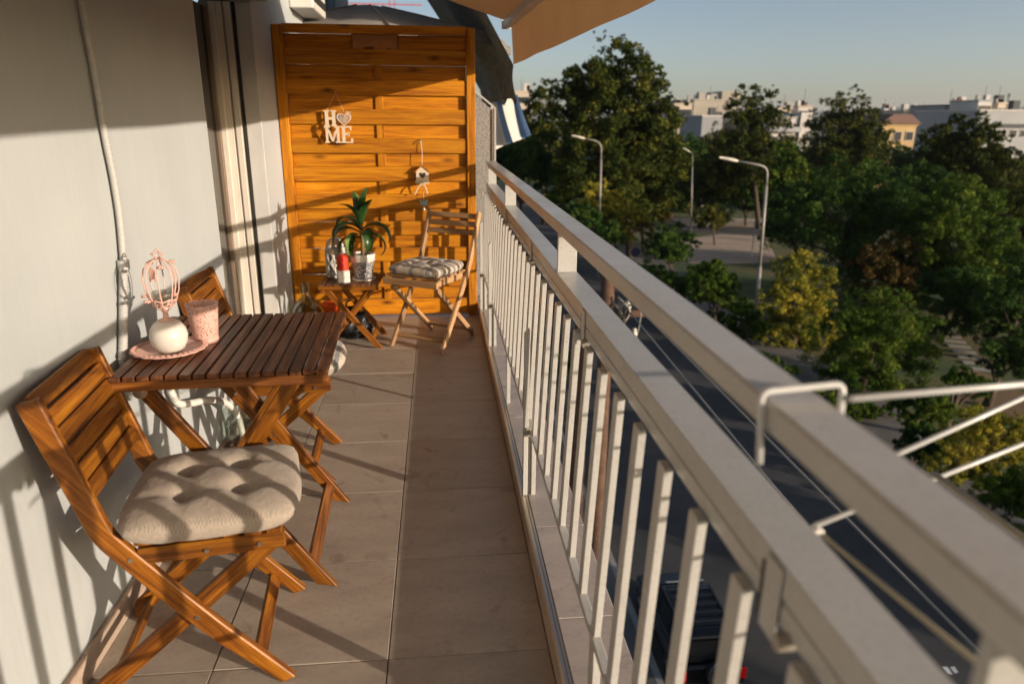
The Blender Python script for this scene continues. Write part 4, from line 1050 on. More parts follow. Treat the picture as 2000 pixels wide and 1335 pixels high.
for i, (px, py) in enumerate(((1868, 1306), (1572, 1328))):
    c = at(px, py, 2, GZ); m = MB()
    for k in range(2): m.add([(c.x-.3+.17*k, c.y-.12, GZ+.0105), (c.x-.2+.17*k, c.y-.15+.05*k, GZ+.0105), (c.x-.16+.17*k, c.y+.08, GZ+.0105), (c.x-.28+.17*k, c.y+.1-.03*k, GZ+.0105)], [(0, 1, 2, 3)])
    o = m.build('road_patch', 'road_paint', None); struct(o, ('worn white paint marks by the far rail end', 'worn white paint marks behind the black car')[i], 'road marking')
km2 = MB().box(0, .16, 0, 1.98, 0, .128).mesh('kerb_stone')
park = [o for o in bpy.data.objects if o.name == 'park_pavement'][0]
bside = [o for o in bpy.data.objects if o.name == 'pavement'][0]
for k in range(32):
    place('kerb_stone', km2, 'kerb_stone', park, 0, loc=(16.235, 4+2*k, GZ+.001)); place('kerb_stone', km2, 'kerb_stone', bside, 0, loc=(4.505, 4+2*k, GZ+.001+.004))
sp0, sp1 = at(1838, 640, 2, GZ), at(1915, 722, 2, GZ)
for k in range(9):
    p = sp0.lerp(sp1, k/8); m = MB().box(-.55, .55, -.22, .22, 0, .06); o = m.build('stepping_slab', 'kerb_stone', None, bev=.01); o.location = (p.x, p.y, GZ+.002); o.rotation_euler.z = R(-25)
    tag(o, 'concrete stepping slab of the short path between the park trees', 'slab', 'stepping slabs in the park')

# street lamps
def lamp(px_base, px_head, Y, label, top=None, arm_px=None, r=.075):
    b_ = at(*px_base, 1, Y); b_.z = GZ; h = at(*arm_px, 1, Y); e = at(*px_head, 1, Y)
    t = thing('street_lamp', label, 'street lamp', b_)
    tx = h.x-b_.x; H_ = h.z-GZ
    MB().tube([(0, 0, 0), (tx*.35, 0, H_*.35)], r*1.25, 10).build('lower_pole', 'lamp_steel', t, smooth=True)
    MB().tube([(tx*.35, 0, H_*.35), (tx*.9, 0, H_*.88)], r*.9, 10).build('upper_pole', 'lamp_steel', t, smooth=True)
    ed = Vector((e.x-b_.x, 0, e.z-GZ))
    MB().tube(rounded([(tx*.9, 0, H_*.88), (tx, 0, H_), ed], .6, 6), r*.62, 8).build('arm', 'lamp_steel', t, smooth=True)
    d = (ed-Vector((tx, 0, H_))).normalized(); s = r/.075
    m = MB(); prof = [(0., .03), (.05, .09), (.35, .13), (.75, .12), (.95, .05)]; n = 10
    for q_, rr in prof:
        for k in range(n):
            a = 2*math.pi*k/n; up = Vector((-d.z, 0, d.x)); up = up if up.z > 0 else -up
            m.v.append(tuple(ed+d*(q_-.1)*s*.95+Vector((0, 1, 0))*rr*1.1*s*math.cos(a)+up*rr*.62*s*math.sin(a)))
    for i in range(len(prof)-1):
        for k in range(n): m.f.append((i*n+k, i*n+(k+1) % n, (i+1)*n+(k+1) % n, (i+1)*n+k))
    m.f += [tuple(range(n)), tuple(range(len(prof)*n-1, len(prof)*n-n-1, -1))]
    m.build('lamp_head', 'lamp_glass', t, smooth=True); return t
lamp((1476, 618), (1438, 314), 41.7, 'tall steel street lamp rising above the yellow tree', arm_px=(1500, 326), r=.10)
lamp((1171, 470), (1140, 270), 54, 'street lamp in front of the largest dark tree', arm_px=(1175, 278), r=.085)
lamp((1355, 430), (1346, 296), 60, 'distant park lamp between the large trees', arm_px=(1353, 300), r=.06)
# round sign, pole, basketball hoop, fence
p = at(1238, 545, 2, GZ); t = thing('round_sign', 'round dark blue traffic sign on a post by the street', 'sign', p)
hh_ = at(1238, 492, 1, p.y).z-GZ
MB().tube([(0, 0, 0), (0, 0, hh_+.3)], .04, 8).build('post', 'lamp_steel', t); MB().tube([(0, -.05, hh_), (0, -.02, hh_)], .38, 20).build('disc', 'sign_blue', t); MB().tube([(0, -.048, hh_), (0, -.022, hh_)], .41, 20).build('rim', 'lamp_steel', t)
p = at(1468, 500, 2, GZ); o = MB().tube([(0, 0, 0), (0, 0, at(1470, 432, 1, p.y).z-GZ)], .07, 8).build('white_post', 'white_paint', None); o.location = p; tag(o, 'plain white post on the sandy park path', 'post')
p = at(1362, 440, 2, GZ); t = thing('basketball_hoop', 'white basketball backboard on a post in the park', 'basketball hoop', p)
zb = at(1362, 398, 1, p.y).z-GZ; MB().tube([(0, .4, 0), (0, .4, zb)], .08, 8).build('post', 'fence_steel', t); MB().box(-.9, .9, .25, .31, zb-.35, zb+.6).build('backboard', 'white_paint', t)
MB().box(-.18, .18, .235, .2495, zb-.1, zb+.2).build('target_square', 'dark_gap', t); MB().tube([(.3*math.cos(a), -.1+.3*math.sin(a), zb-.2) for a in np.linspace(0, 6.283, 17)[:-1]], .02, 5, closed=True).build('rim', 'crane_red', t)
p0, p1 = at(1290, 452, 2, GZ), at(1450, 430, 2, GZ); p0, p1 = Vector((p0.x, p0.y+12, GZ)), Vector((p1.x+4, p1.y-6, GZ))
t = thing('park_fence', 'grey steel park fence behind the basketball hoop', 'fence', p0); dv = p1-p0
for k in range(27):
    q_ = dv*(k/26); MB().box(-.03, .03, -.03, .03, 0, 2.6).build('fence_post', 'fence_steel', t, loc=(q_.x, q_.y, 0)) if k % 2 == 0 else place('picket', MB().box(-.02, .02, -.02, .02, .1, 2.4).mesh('picket'), 'fence_steel', t, loc=(q_.x, q_.y, 0))
for z in (.3, 1.3, 2.5): bar('fence_rail', 'fence_steel', (0, 0, z), (dv.x, dv.y, z), .06, .04, t, side=(0, 0, 1), bev=0)

# utility poles and cables by the street
up_ = thing('utility_pole', 'brown utility pole with tangled cable fittings beside the street', 'utility pole', (3.05, 12.5, GZ+.13))
H_ = -1.3-GZ-.13
MB().tube([(0, 0, 0), (0, 0, H_)], [.16, .13], 12).build('mast', 'pole_brown', up_, smooth=True)
MB().tube([(-.42, .35, 0), (-.42, .35, H_-.15)], [.12, .10], 10).build('mast', 'pole_brown', up_, smooth=True)
bar('crossarm', 'pole_brown', (-.7, -.1, H_-.75), (.75, -.1, H_-.75), .12, .1, up_)
for i, (x, z) in enumerate(((.35, H_-.65), (.6, H_-.62), (.2, H_-1.1), (.5, H_-1.15), (.32, H_-.35))):
    MB().lathe([(.0, z), (.05, z), (.06, z+.05), (.035, z+.09), (.05, z+.12), (.0, z+.15)], 10, x, -.18).build('insulator', 'insulator', up_, smooth=True)
for i in range(7):
    rgk = random.Random(i); a = [(.1+rgk.uniform(-.1, .5), -.2+rgk.uniform(-.1, .1), H_-.3-rgk.uniform(0, .3)), (.3+rgk.uniform(-.2, .3), -.3, H_-.7+rgk.uniform(-.2, .2)), (.2+rgk.uniform(-.1, .4), -.2, H_-1.1-rgk.uniform(0, .4)), (.25, -.15, H_-1.6)]
    MB().tube(rounded(a, .15, 4), .014 if i % 3 else .022, 6).build('cable_loop', 'cable' if i % 2 else 'cable_dark', up_, smooth=True)
for i, (a, b_, r, lab) in enumerate((((3.42, 12.3, -1.98), (3.12, 3.2, -2.0), .011, 'lower service cable strung along the street'), ((3.62, 12.3, -1.95), (3.63, 7.2, -2.0), .012, 'upper pale service cable strung along the street'), ((3.68, 12.3, -1.8), (3.80, 7.2, -1.9), .006, 'thin outer service cable strung along the street'))):
    a, b_ = Vector(a), Vector(b_); e = a+(b_-a)*((a.y+20)/(a.y-b_.y)); pts = []
    for k in range(25): tt = k/24; q_ = a.lerp(e, tt); q_.z -= .25*math.sin(math.pi*tt)*.5; pts.append(q_-a)
    o = MB().tube(pts, r, 6).build('service_cable', 'cable', None, smooth=True); o.location = a; tag(o, lab, 'cable')
p = at(1131, 1020, 2, GZ); o = MB().tube([(0, 0, .1), (0, 0, 2.6)], .09, 10).build('brown_post', 'pole_brown', None, smooth=True); o.location = p; tag(o, 'dark brown post on the pavement seen between the balusters', 'post')

# black off-road car parked by the building
cr = thing('black_car', 'black off-road car with spare wheel cover parked beside the pavement', 'car', (5.55, 13.55, GZ+.006)); cr.scale = (.82, .82, .82)
Lh, Wd = 2.15, .88
low = [(-Lh, .50), (-Lh, 1.02), (-Lh+.05, 1.08), (.75, 1.10), (1.95, .98), (2.12, .80), (2.15, .45), (1.9, .32), (-1.95, .34)]
m = MB(); m.prism(low, -Wd, Wd, axis=0); m.build('body', 'car_black', cr, bev=.07)
top = [(-2.02, 1.09), (-1.82, 1.74), (-1.6, 1.80), (.0, 1.82), (.32, 1.76), (.95, 1.11)]
m = MB(); n = len(top)
for s in (-1, 1):
    for (y, z) in top: m.v.append((s*(Wd-.06-(z-1.09)*.20), y, z))
m.f = [tuple(range(n)), tuple(range(2*n-1, n-1, -1))]+[(i, i+n, (i+1) % n+n, (i+1) % n) for i in range(n)]
m.build('cabin', 'car_black', cr, bev=.05)
MB().add([(-.62, .42, 1.70), (.62, .42, 1.70), (.72, .90, 1.17), (-.72, .90, 1.17)], [(0, 1, 2, 3)]).build('windscreen', 'car_glass', cr, loc=(0, .02, .02))
MB().add([(-.60, -1.87, 1.66), (.60, -1.87, 1.66), (.68, -2.00, 1.18), (-.68, -2.00, 1.18)], [(0, 3, 2, 1)]).build('rear_window', 'car_glass', cr, loc=(0, -.02, 0))
for s in (-1, 1):
    for y0, y1 in ((-1.7, -.95), (-.85, -.05), (.05, .55)):
        MB().add([(s*.822, y0, 1.16), (s*.822, y1, 1.16), (s*.715, y1-.12*(y1 > .5), 1.66), (s*.715, y0, 1.66)], [(0, 1, 2, 3)]).build('side_window', 'car_glass', cr)
    MB().tube([(s*.62, -1.5, 1.86), (s*.62, .0, 1.88)], .022, 8).build('roof_rail', 'car_trim', cr)
    for y in (-1.32, 1.38):
        w_ = MB().tube([(s*.70, y, .36), (s*.93, y, .36)], .36, 22).build('wheel', 'rubber_black', cr, bev=.03)
        MB().tube([(s*.931, y, .36), (s*.942, y, .36)], .21, 16).build('rim', 'chrome', w_)
    MB().box(s*.80-.09, s*.80+.09, -2.185, -2.145, .66, 1.0).build('tail_light', 'tail_red', cr, bev=.015)
    MB().box(s*.66-.14, s*.66+.14, 2.10, 2.17, .66, .80).build('headlight', 'lamp_glass', cr, bev=.02)
    MB().box(s*.96-.1, s*.96+.1, .62, .76, 1.08, 1.24).build('wing_mirror', 'car_trim', cr, bev=.03)
for k in range(5): MB().tube([(-.6, -1.4+.35*k, 1.88), (.6, -1.4+.35*k, 1.88)], .016, 6).build('roof_bar', 'car_trim', cr)
MB().tube([(-.55, .35, 1.84), (.55, .35, 1.84)], .022, 8).build('roof_light_bar', 'chrome', cr)
MB().tube([(.12, -2.19, .98), (.12, -2.40, .98)], .36, 24).build('spare_wheel', 'rubber_black', cr, bev=.04)
MB().tube([(.12, -2.34, .98), (.12, -2.405, .98)], .365, 24).build('spare_wheel_ring', 'chrome', cr)
MB().tube([(.12, -2.406, .98), (.12, -2.412, .98)], .30, 24).build('spare_wheel_cover', 'car_trim', cr)
MB().box(-.86, .86, -2.27, -2.13, .40, .60).build('rear_bumper', 'car_trim', cr, bev=.03)

# ------------------------------------------------------------------ trees
def leaf_cloud(lobes, n, size, seed, nsub=18, flat=.6, asp=.42):
    rg = np.random.default_rng(seed)
    C = np.array([l[0] for l in lobes], float); Rr = np.array([l[1] for l in lobes], float)   # Rr: (k,3)
    vol = (Rr.prod(axis=1))**(2/3); pr = vol/vol.sum()
    K = max(8, int(nsub*len(lobes))); li = rg.choice(len(lobes), K, p=pr)
    d = rg.normal(size=(K, 3)); d /= np.linalg.norm(d, axis=1)[:, None]; d[:, 2] = np.where(d[:, 2] < -.55, -d[:, 2], d[:, 2])
    rad = rg.uniform(.45, 1.1, K)
    cc = C[li]+d*Rr[li]*rad[:, None]; cr_ = Rr[li].mean(axis=1)*rg.uniform(.09, .27, K)
    ci = rg.choice(K, n, p=cr_**2/(cr_**2).sum())
    g = rg.normal(size=(n, 3)); g /= np.linalg.norm(g, axis=1)[:, None]; g *= rg.uniform(.25, 1.05, n)[:, None]**.6
    g[:, 2] *= .72
    P = cc[ci]+g*cr_[ci][:, None]
    # orientation: outward-ish with jitter
    nr = g/(.3+np.linalg.norm(g, axis=1)[:, None])+rg.normal(size=(n, 3))*.55+np.array([0, 0, flat*.5]); nr /= np.linalg.norm(nr, axis=1)[:, None]
    a = rg.normal(size=(n, 3)); u = np.cross(nr, a); u /= np.linalg.norm(u, axis=1)[:, None]; w = np.cross(nr, u)
    s = (size*rg.uniform(.6, 1.35, n))[:, None]
    V = np.stack([P-u*s, P+w*s*asp-u*s*.1, P+u*s, P-w*s*asp+u*s*.1], axis=1).reshape(-1, 3)
    return V
def leaf_mesh(V, mat, name='crown'):
    n = len(V)//4; me = bpy.data.meshes.new(name); me.vertices.add(4*n); me.vertices.foreach_set('co', V.astype(np.float32).ravel())
    me.loops.add(4*n); me.loops.foreach_set('vertex_index', np.arange(4*n, dtype=np.int32)); me.polygons.add(n)
    me.polygons.foreach_set('loop_start', np.arange(0, 4*n, 4, dtype=np.int32)); me.update(calc_edges=True); me.materials.append(MATS[mat]); return me
def tree(name, label, cat, Y, base, lobes, mat, n, size, seed, group=None, trunk=.22, base_y=None, deep=.85, nsub=60, grow=1.25):
    "lobes: photo-pixel discs standing at depth Y, turned into real ellipsoids in metres"
    sc_ = []
    if Y < 100: Y = Y*1.07
    for lb in lobes:
        px, py, r = lb[:3]; dy = lb[3] if len(lb) > 3 else random.uniform(-.35, .35)
        c0 = at(px, py, 1, Y); dep = (c0-CAM).dot(_fw)*1.0; rm_ = r*dep/FPX*grow
        c = at(px, py, 1, Y+dy*rm_*1.2); sc_.append((c, rm_))
    bx_ = at(base, 600, 1, Y).x if base is not None else sum(c.x for c, r in sc_)/len(sc_)
    bp = Vector((bx_, Y, GZ)); t = thing(name, label, cat, bp, 0, group)
    L = [(np.array(c-bp), np.array([r, r*deep, r*.9])) for c, r in sc_]
    nf_, sf_ = (2.3, .50) if Y < 52 else (1.9, .56)
    me = leaf_mesh(leaf_cloud(L, int(n*nf_), size*sf_, seed, nsub, asp=.33 if Y < 52 else .42), mat); place('crown', me, None, t)
    # trunk and limbs
    cen = sum((c-bp for c, r in sc_), Vector())/len(sc_); zt_ = max(.8, cen.z)
    m = MB(); m.tube([(0, 0, 0), (cen.x*.3, cen.y*.3, zt_*.4), (cen.x*.9, cen.y*.9, zt_)], [trunk, trunk*.75, trunk*.35], 8)
    for c, r in sc_[:7]:
        e = c-bp; s0 = Vector((cen.x*.4, cen.y*.4, zt_*.5)); mid = s0.lerp(e, .5)+Vector((0, 0, .1*r)); m.tube([s0, mid, e], [trunk*.42, trunk*.28, trunk*.1], 6)
    m.build('trunk', 'bark', t, smooth=True); return t
GT = 'trees in the park'
tree('plane_tree', 'tallest dark green tree, directly under the awning tip', 'tree', 58, 1225, [(1178, 92, 26), (1200, 120, 40), (1125, 165, 38), (1155, 185, 58), (1235, 150, 48), (1275, 160, 34), (1268, 225, 56), (1190, 240, 72), (1120, 260, 50), (1250, 310, 80), (1160, 330, 75), (1295, 330, 50), (1210, 390, 70), (1290, 395, 45)], 'leaf_plane', 44000, .30, 11, GT, .42)
tree('park_tree', 'narrow tree between the striped cloth and the tallest tree', 'tree', 78, 1058, [(1062, 172, 18), (1055, 205, 28), (1066, 240, 30), (1040, 270, 34), (1078, 290, 34), (1050, 330, 40)], 'leaf_plane', 9000, .34, 12, GT, .3)
tree('park_tree', 'low dark green tree just past the far railing corner', 'tree', 66, 1010, [(1000, 330, 40), (1045, 325, 38), (1020, 300, 30), (1085, 345, 34), (975, 320, 30)], 'leaf_deep', 9000, .28, 13, GT, .25)
tree('park_tree', 'bushy tree hiding the left end of the white apartment block', 'tree', 74, 1465, [(1462, 185, 24), (1490, 200, 30), (1440, 225, 34), (1500, 240, 36), (1465, 265, 48), (1420, 300, 42), (1480, 320, 56), (1430, 350, 52), (1400, 330, 34)], 'leaf_plane', 16000, .32, 14, GT, .35)
tree('park_tree', 'dense conical tree between the white block and the yellow house', 'tree', 84, 1645, [(1675, 188, 20), (1606, 215, 18), (1640, 218, 32), (1690, 235, 32), (1605, 262, 36), (1655, 275, 48), (1700, 290, 36), (1610, 315, 42), (1660, 330, 52)], 'leaf_plane', 15000, .34, 15, GT, .35)
tree('park_tree', 'brownish tree in front of the long grey building', 'tree', 60, 1885, [(1872, 248, 24), (1905, 255, 30), (1842, 282, 34), (1930, 285, 36), (1885, 300, 44), (1945, 330, 36), (1850, 335, 42), (1910, 360, 52)], 'leaf_plane', 15000, .30, 16, GT, .35)
for i, (px, py) in enumerate(((1803, 262), (1828, 275))):
    tree('cypress', ('slim dark cypress right of the yellow house', 'shorter dark cypress beside the slim one')[i], 'tree', 82, px, [(px, py, 7), (px, py+18, 10), (px, py+40, 13), (px, py+62, 15)], 'leaf_deep', 3000, .25, 20+i, GT, .15)
tree('park_tree', 'broad deep green tree right of the tall lamp', 'tree', 43, 1670, [(1600, 385, 50), (1650, 365, 50), (1710, 370, 52), (1560, 420, 48), (1760, 420, 56), (1640, 430, 76), (1550, 470, 48), (1710, 460, 80), (1610, 510, 72), (1780, 500, 55), (1690, 560, 70)], 'leaf_deep', 30000, .21, 17, GT, .34)
tree('park_tree', 'reddish tinged tree under the broad deep green tree', 'tree', 40, 1745, [(1745, 505, 40), (1700, 520, 34), (1790, 540, 40), (1740, 570, 46)], 'leaf_red', 9000, .20, 18, GT, .2)
tree('park_tree', 'olive green tree at the right edge below the brownish tree', 'tree', 39, 1880, [(1870, 400, 46), (1915, 430, 50), (1830, 440, 46), (1945, 480, 48), (1860, 490, 66), (1920, 550, 66), (1830, 555, 52), (1970, 560, 44)], 'leaf_mid', 24000, .20, 19, GT, .32)
tree('park_tree', 'yellow-green tree behind the head of the tall lamp', 'tree', 64, 1540, [(1528, 300, 20), (1540, 330, 26), (1566, 350, 24), (1520, 365, 28), (1550, 385, 28)], 'leaf_mid', 8000, .28, 22, GT, .25)
tree('park_tree', 'golden yellow tree at the foot of the tall lamp', 'tree', 33, 1560, [(1530, 525, 26), (1572, 520, 30), (1600, 560, 34), (1550, 565, 36), (1510, 590, 30), (1580, 610, 44), (1530, 640, 40), (1600, 660, 36), (1505, 660, 26), (1560, 690, 38), (1515, 700, 30), (1585, 730, 34), (1550, 745, 30)], 'leaf_yellow', 20000, .15, 23, GT, .2)
tree('park_tree', 'leafy green tree in front of the golden yellow tree', 'tree', 27, 1700, [(1680, 600, 36), (1730, 615, 44), (1640, 640, 44), (1775, 655, 46), (1700, 670, 62), (1640, 710, 50), (1760, 715, 56), (1690, 750, 58), (1620, 765, 36), (1740, 785, 46), (1800, 690, 34), (1660, 815, 44), (1720, 840, 44), (1780, 820, 40)], 'leaf_mid', 32000, .135, 24, GT, .22)
tree('park_tree', 'dark green tree at the right edge beside the stepping slabs', 'tree', 30, 1990, [(1960, 600, 46), (2000, 560, 50), (1990, 650, 50), (1945, 660, 34), (2030, 620, 60)], 'leaf_deep', 14000, .16, 25, GT, .22)
tree('street_tree', 'small bright green street tree left of the tall lamp', 'tree', 34, 1405, [(1360, 545, 24), (1385, 535, 26), (1412, 560, 26), (1425, 590, 22), (1395, 580, 28), (1368, 570, 20)], 'leaf_mid', 9000, .14, 26, GT, .1)
tree('street_tree', 'round dark street tree behind the small bright green one', 'tree', 46, 1305, [(1285, 470, 22), (1310, 460, 24), (1335, 475, 24), (1300, 495, 30), (1330, 500, 22)], 'leaf_deep', 8000, .18, 27, GT, .12)
tree('park_tree', 'small flat crowned tree on the lawn by the sandy path', 'tree', 64, 1384, [(1368, 424, 16), (1392, 415, 16), (1412, 426, 17), (1388, 434, 20)], 'leaf_plane', 5000, .2, 28, GT, .12)
tree('street_tree', 'bright green young tree at the far end of the railing', 'tree', 56, 1098, [(1085, 355, 18), (1105, 350, 22), (1125, 372, 22), (1095, 385, 24), (1080, 400, 20)], 'leaf_mid', 7000, .22, 29, GT, .12)
tree('street_tree', 'yellowish young tree beside the second street lamp', 'tree', 52, 1200, [(1165, 375, 22), (1190, 395, 24), (1220, 420, 26), (1245, 425, 20), (1185, 430, 28), (1215, 455, 26), (1150, 410, 22)], 'leaf_yellow', 9000, .18, 30, GT, .12)
tree('shrub', 'golden shrub at the lower right beyond the drying rack', 'shrub', 17.5, 1900, [(1905, 825, 34), (1940, 850, 38), (1875, 860, 36), (1970, 840, 30), (1905, 895, 44), (1850, 910, 36), (1955, 900, 40), (1900, 945, 40), (1990, 880, 36)], 'leaf_yellow', 16000, .10, 31, None, .08)
tree('shrub', 'green shrub below the golden shrub at the picture edge', 'shrub', 15.5, 1960, [(1960, 975, 40), (1990, 950, 40), (1935, 960, 30), (2010, 1000, 50)], 'leaf_mid', 9000, .09, 32, None, .08)
tree('shrub', 'dark green shrub between path and golden shrub', 'shrub', 19.5, 1830, [(1800, 860, 28), (1835, 870, 30), (1815, 900, 30), (1770, 880, 22)], 'leaf_deep', 8000, .11, 33, None, .08)
tree('shrub', 'low hedge plant under the leafy green tree', 'shrub', 24, 1640, [(1610, 790, 28), (1660, 800, 30), (1700, 820, 30)], 'leaf_mid', 7000, .12, 34, None, .08)
b_ = at(1105, 760, 2, GZ)
tree('shrub', 'red flowering shrub on the pavement seen between balusters', 'shrub', b_.y, 1105, [(1100, 700, 16), (1112, 725, 16), (1096, 740, 14)], 'leaf_mid', 4000, .10, 35, None, .06)
more = [('park_tree', 'dark tree filling the gap right of the broad deep green tree', 50, 1815, [(1800, 370, 44), (1840, 390, 44), (1785, 420, 50), (1830, 440, 56), (1800, 490, 50)], 'leaf_deep', 14000, .22),
 ('park_tree', 'shaded tree under the olive green tree at the right', 34, 1850, [(1830, 590, 46), (1880, 580, 50), (1930, 610, 46), (1860, 630, 46), (1900, 640, 40)], 'leaf_deep', 14000, .17),
 ('park_tree', 'tree in the right corner above the drying rack', 44, 1985, [(1975, 400, 44), (2010, 430, 60), (1970, 460, 50), (2000, 500, 60)], 'leaf_plane', 13000, .22),
 ('park_tree', 'dark tree left of the broad deep green tree', 56, 1545, [(1530, 410, 36), (1560, 395, 40), (1545, 440, 44), (1520, 450, 30)], 'leaf_deep', 11000, .24),
 ('park_tree', 'dark tree behind the flat crowned little tree', 78, 1345, [(1330, 360, 40), (1370, 350, 40), (1345, 385, 40), (1400, 370, 34)], 'leaf_deep', 9000, .30),
 ('park_tree', 'shadowy tree behind the tall lamp arm', 76, 1440, [(1430, 380, 40), (1470, 390, 40), (1400, 385, 34), (1500, 395, 36)], 'leaf_deep', 9000, .30),
 ('shrub', 'rust tinged shrub at the foot of the tallest tree', 60, 1250, [(1240, 440, 28), (1275, 430, 26), (1260, 405, 30), (1225, 420, 24)], 'leaf_red', 8000, .20),
 ('shrub', 'dark shrub under the yellowish young tree', 48, 1180, [(1150, 440, 26), (1185, 465, 28), (1130, 420, 24)], 'leaf_deep', 7000, .18),
 ('shrub', 'dark hedge plant at the kerb under the street tree', 38, 1300, [(1270, 540, 26), (1310, 560, 28), (1340, 575, 26)], 'leaf_deep', 8000, .15),
 ('shrub', 'green shrub on the verge right below the golden yellow tree', 25, 1520, [(1490, 715, 26), (1530, 745, 30), (1560, 775, 28)], 'leaf_mid', 7000, .12),
 ('shrub', 'olive shrub at the lower edge of the leafy green tree', 21, 1800, [(1770, 800, 30), (1815, 790, 32), (1840, 815, 26), (1790, 830, 28)], 'leaf_mid', 8000, .11),
 ('shrub', 'dark shrub at the right edge above the upper rack wire', 25, 1970, [(1950, 700, 30), (1985, 710, 36), (1925, 690, 24), (2010, 690, 40)], 'leaf_deep', 8000, .13),
 ('shrub', 'low green shrub below the stepping slabs', 22, 1890, [(1880, 740, 22), (1905, 760, 24), (1860, 750, 20)], 'leaf_mid', 5000, .11),
 ('shrub', 'green verge shrub left of the tall lamp foot', 35, 1430, [(1420, 640, 22), (1450, 665, 24), (1395, 625, 20)], 'leaf_deep', 6000, .13),
 ('shrub', 'green shrub beside the foot of the tall lamp', 31, 1480, [(1450, 620, 24), (1475, 650, 26), (1440, 600, 20)], 'leaf_mid', 7000, .13)]
for i, (nm, lab, Y, bx_, lb, mt, n, sz) in enumerate(more): tree(nm, lab, nm.split('_')[-1], Y, bx_, lb, mt, n, sz, 80+i, GT if nm != 'shrub' else None, .2)
# belt of trees closing the park behind
belt = [(1000, 292, 30, 105), (1110, 300, 34, 110), (1335, 285, 34, 112), (1395, 275, 30, 118), (1540, 300, 36, 110), (1585, 305, 30, 104), (1740, 305, 34, 102), (1785, 315, 36, 98), (1835, 300, 34, 100), (1975, 330, 40, 92), (2030, 320, 50, 95), (1340, 350, 40, 90), (1500, 350, 42, 92)]
bl = ['behind the striped cloth', 'left of the tallest tree', 'right of the tallest tree', 'below the beige block', 'below the white apartment block', 'left of the conical tree', 'below the yellow house', 'under the cypresses', 'under the cream towers', 'below the long grey building', 'beyond the right edge', 'behind the park fence', 'behind the tall lamp']
for i, (px, py, r, Y) in enumerate(belt):
    tree('park_tree', 'distant dark tree of the park belt '+bl[i], 'tree', Y, px, [(px, py, r*.7), (px-r*.8, py+r*.5, r*.75), (px+r*.8, py+r*.5, r*.75), (px, py+r, r*1.05), (px+r*.6, py+r*1.5, r*.9), (px-r*.6, py+r*1.5, r*.9)], ['leaf_deep', 'leaf_plane'][i % 2], 6000, .40, 50+i, GT, .3)
# the same park goes on outside the frame, to the right and behind the viewer; its trees shade the street
proto = [o for o in bpy.data.objects if o.name.startswith('park_tree') and o.parent is None][7:11]
for i in range(22):
    s = proto[i % len(proto)]; c = s.copy(); COL.objects.link(c)
    col_, row = divmod(i, 11); c.location = (23+col_*13+random.uniform(-2, 2), 8-row*8.5+random.uniform(-2, 2), GZ); c.rotation_euler.z = random.uniform(0, 6); k = random.uniform(.72, .9); c.scale = (k, k, k)
    c['label'] = 'tree of the park row outside the frame along the street'; c['group'] = 'park trees outside the frame'
    for ch in s.children: d = ch.copy(); COL.objects.link(d); d.parent = c

# ------------------------------------------------------------------ far town
def block(label, x0, x1, ytop, Y, mat, depth=14, wins=None, extra=None, ybot=None, cat='building', wmat='window_dark'):
    a, b_ = at(x0, ytop, 1, Y), at(x1, ytop, 1, Y); H_ = a.z-GZ
    t = thing('town_building', label, cat, ((a.x+b_.x)/2, Y, GZ)); w = (b_.x-a.x)/2
    MB().box(-w, w, 0, depth, 0, H_).build('wall', mat, t)
    MB().box(-w-.2, w+.2, -.2, depth+.2, H_+.003, H_+.35).build('roof_edge', extra or mat, t)
    s = 2*w/(x1-x0)
    rk_ = random.Random(int(x0*7+x1))
    for k in range(rk_.randint(2, 4)):
        bx_ = rk_.uniform(-w*.8, w*.7); bw = rk_.uniform(.6, 2.2); bh_ = rk_.uniform(.6, 2.0)
        MB().box(bx_, bx_+bw, 1.5, 1.5+bw, H_+.36, H_+.36+bh_).build('roof_box', rk_.choice(['bld_white', 'bld_concrete', 'bld_dark', 'bld_redroof']), t)
    ax_ = rk_.uniform(-w*.7, w*.7); MB().tube([(ax_, 1, H_+.36), (ax_, 1, H_+rk_.uniform(2.5, 4.5))], .05, 5).build('aerial', 'bld_dark', t)
    if wins:
        cols_, rows_, ww, wh, y_first, pitch = wins
        for r in range(rows_):
            for c in range(cols_):
                x = -w+2*w*(c+.5)/cols_; z = H_-y_first-pitch*r
                f = MB().box(x-ww/2-.1, x+ww/2+.1, -.12, -.004, z-.1, z+wh+.1).build('window', 'bld_white', t)
                MB().box(x-ww/2, x+ww/2, -.15, -.121, z, z+wh).build('pane', wmat, f)
    return t, w, H_, s
t, w, H_, s = block('large bare beige block with rooftop tanks above the park', 1356, 1412, 196, 210, 'bld_beige', 20)
for k in range(5): MB().tube([(-w+1.5+k*(2*w-3)/4, 3, H_+.36), (-w+1.5+k*(2*w-3)/4, 3, H_+1.6)], .6, 10).build('roof_tank', 'bld_dark' if k % 2 else 'bld_white', t)
MB().box(w+.01, w+6.0, 1, 14, 0, H_+2.6).build('stair_tower', 'bld_beige', t)
block('cream house beside the bare beige block', 1318, 1352, 204, 200, 'bld_cream', 14, (4, 3, 1.2, 1.5, 2.8, 3.2))
block('low white flat roofed building below the bare block', 1372, 1412, 228, 170, 'bld_grey', 16, None, 'bld_white')
t, w, H_, s = block('white apartment block with long balconies between the park trees', 1500, 1562, 230, 165, 'bld_white', 16, (5, 5, 1.3, 1.5, 2.7, 3.0), 'bld_concrete')
for r in range(5):
    z = H_-3.1-3.0*r; sb = MB().box(-w, w, -1.4, -.16, z, z+.18).build('balcony_slab', 'bld_concrete', t); MB().box(-w, w, -1.4, -1.32, z+.185, z+1.1).build('parapet', 'bld_greywhite', sb)
MB().box(w+.02, w+2.6, -.6, 12, 0, H_+1.2).build('stair_tower', 'bld_white', t)
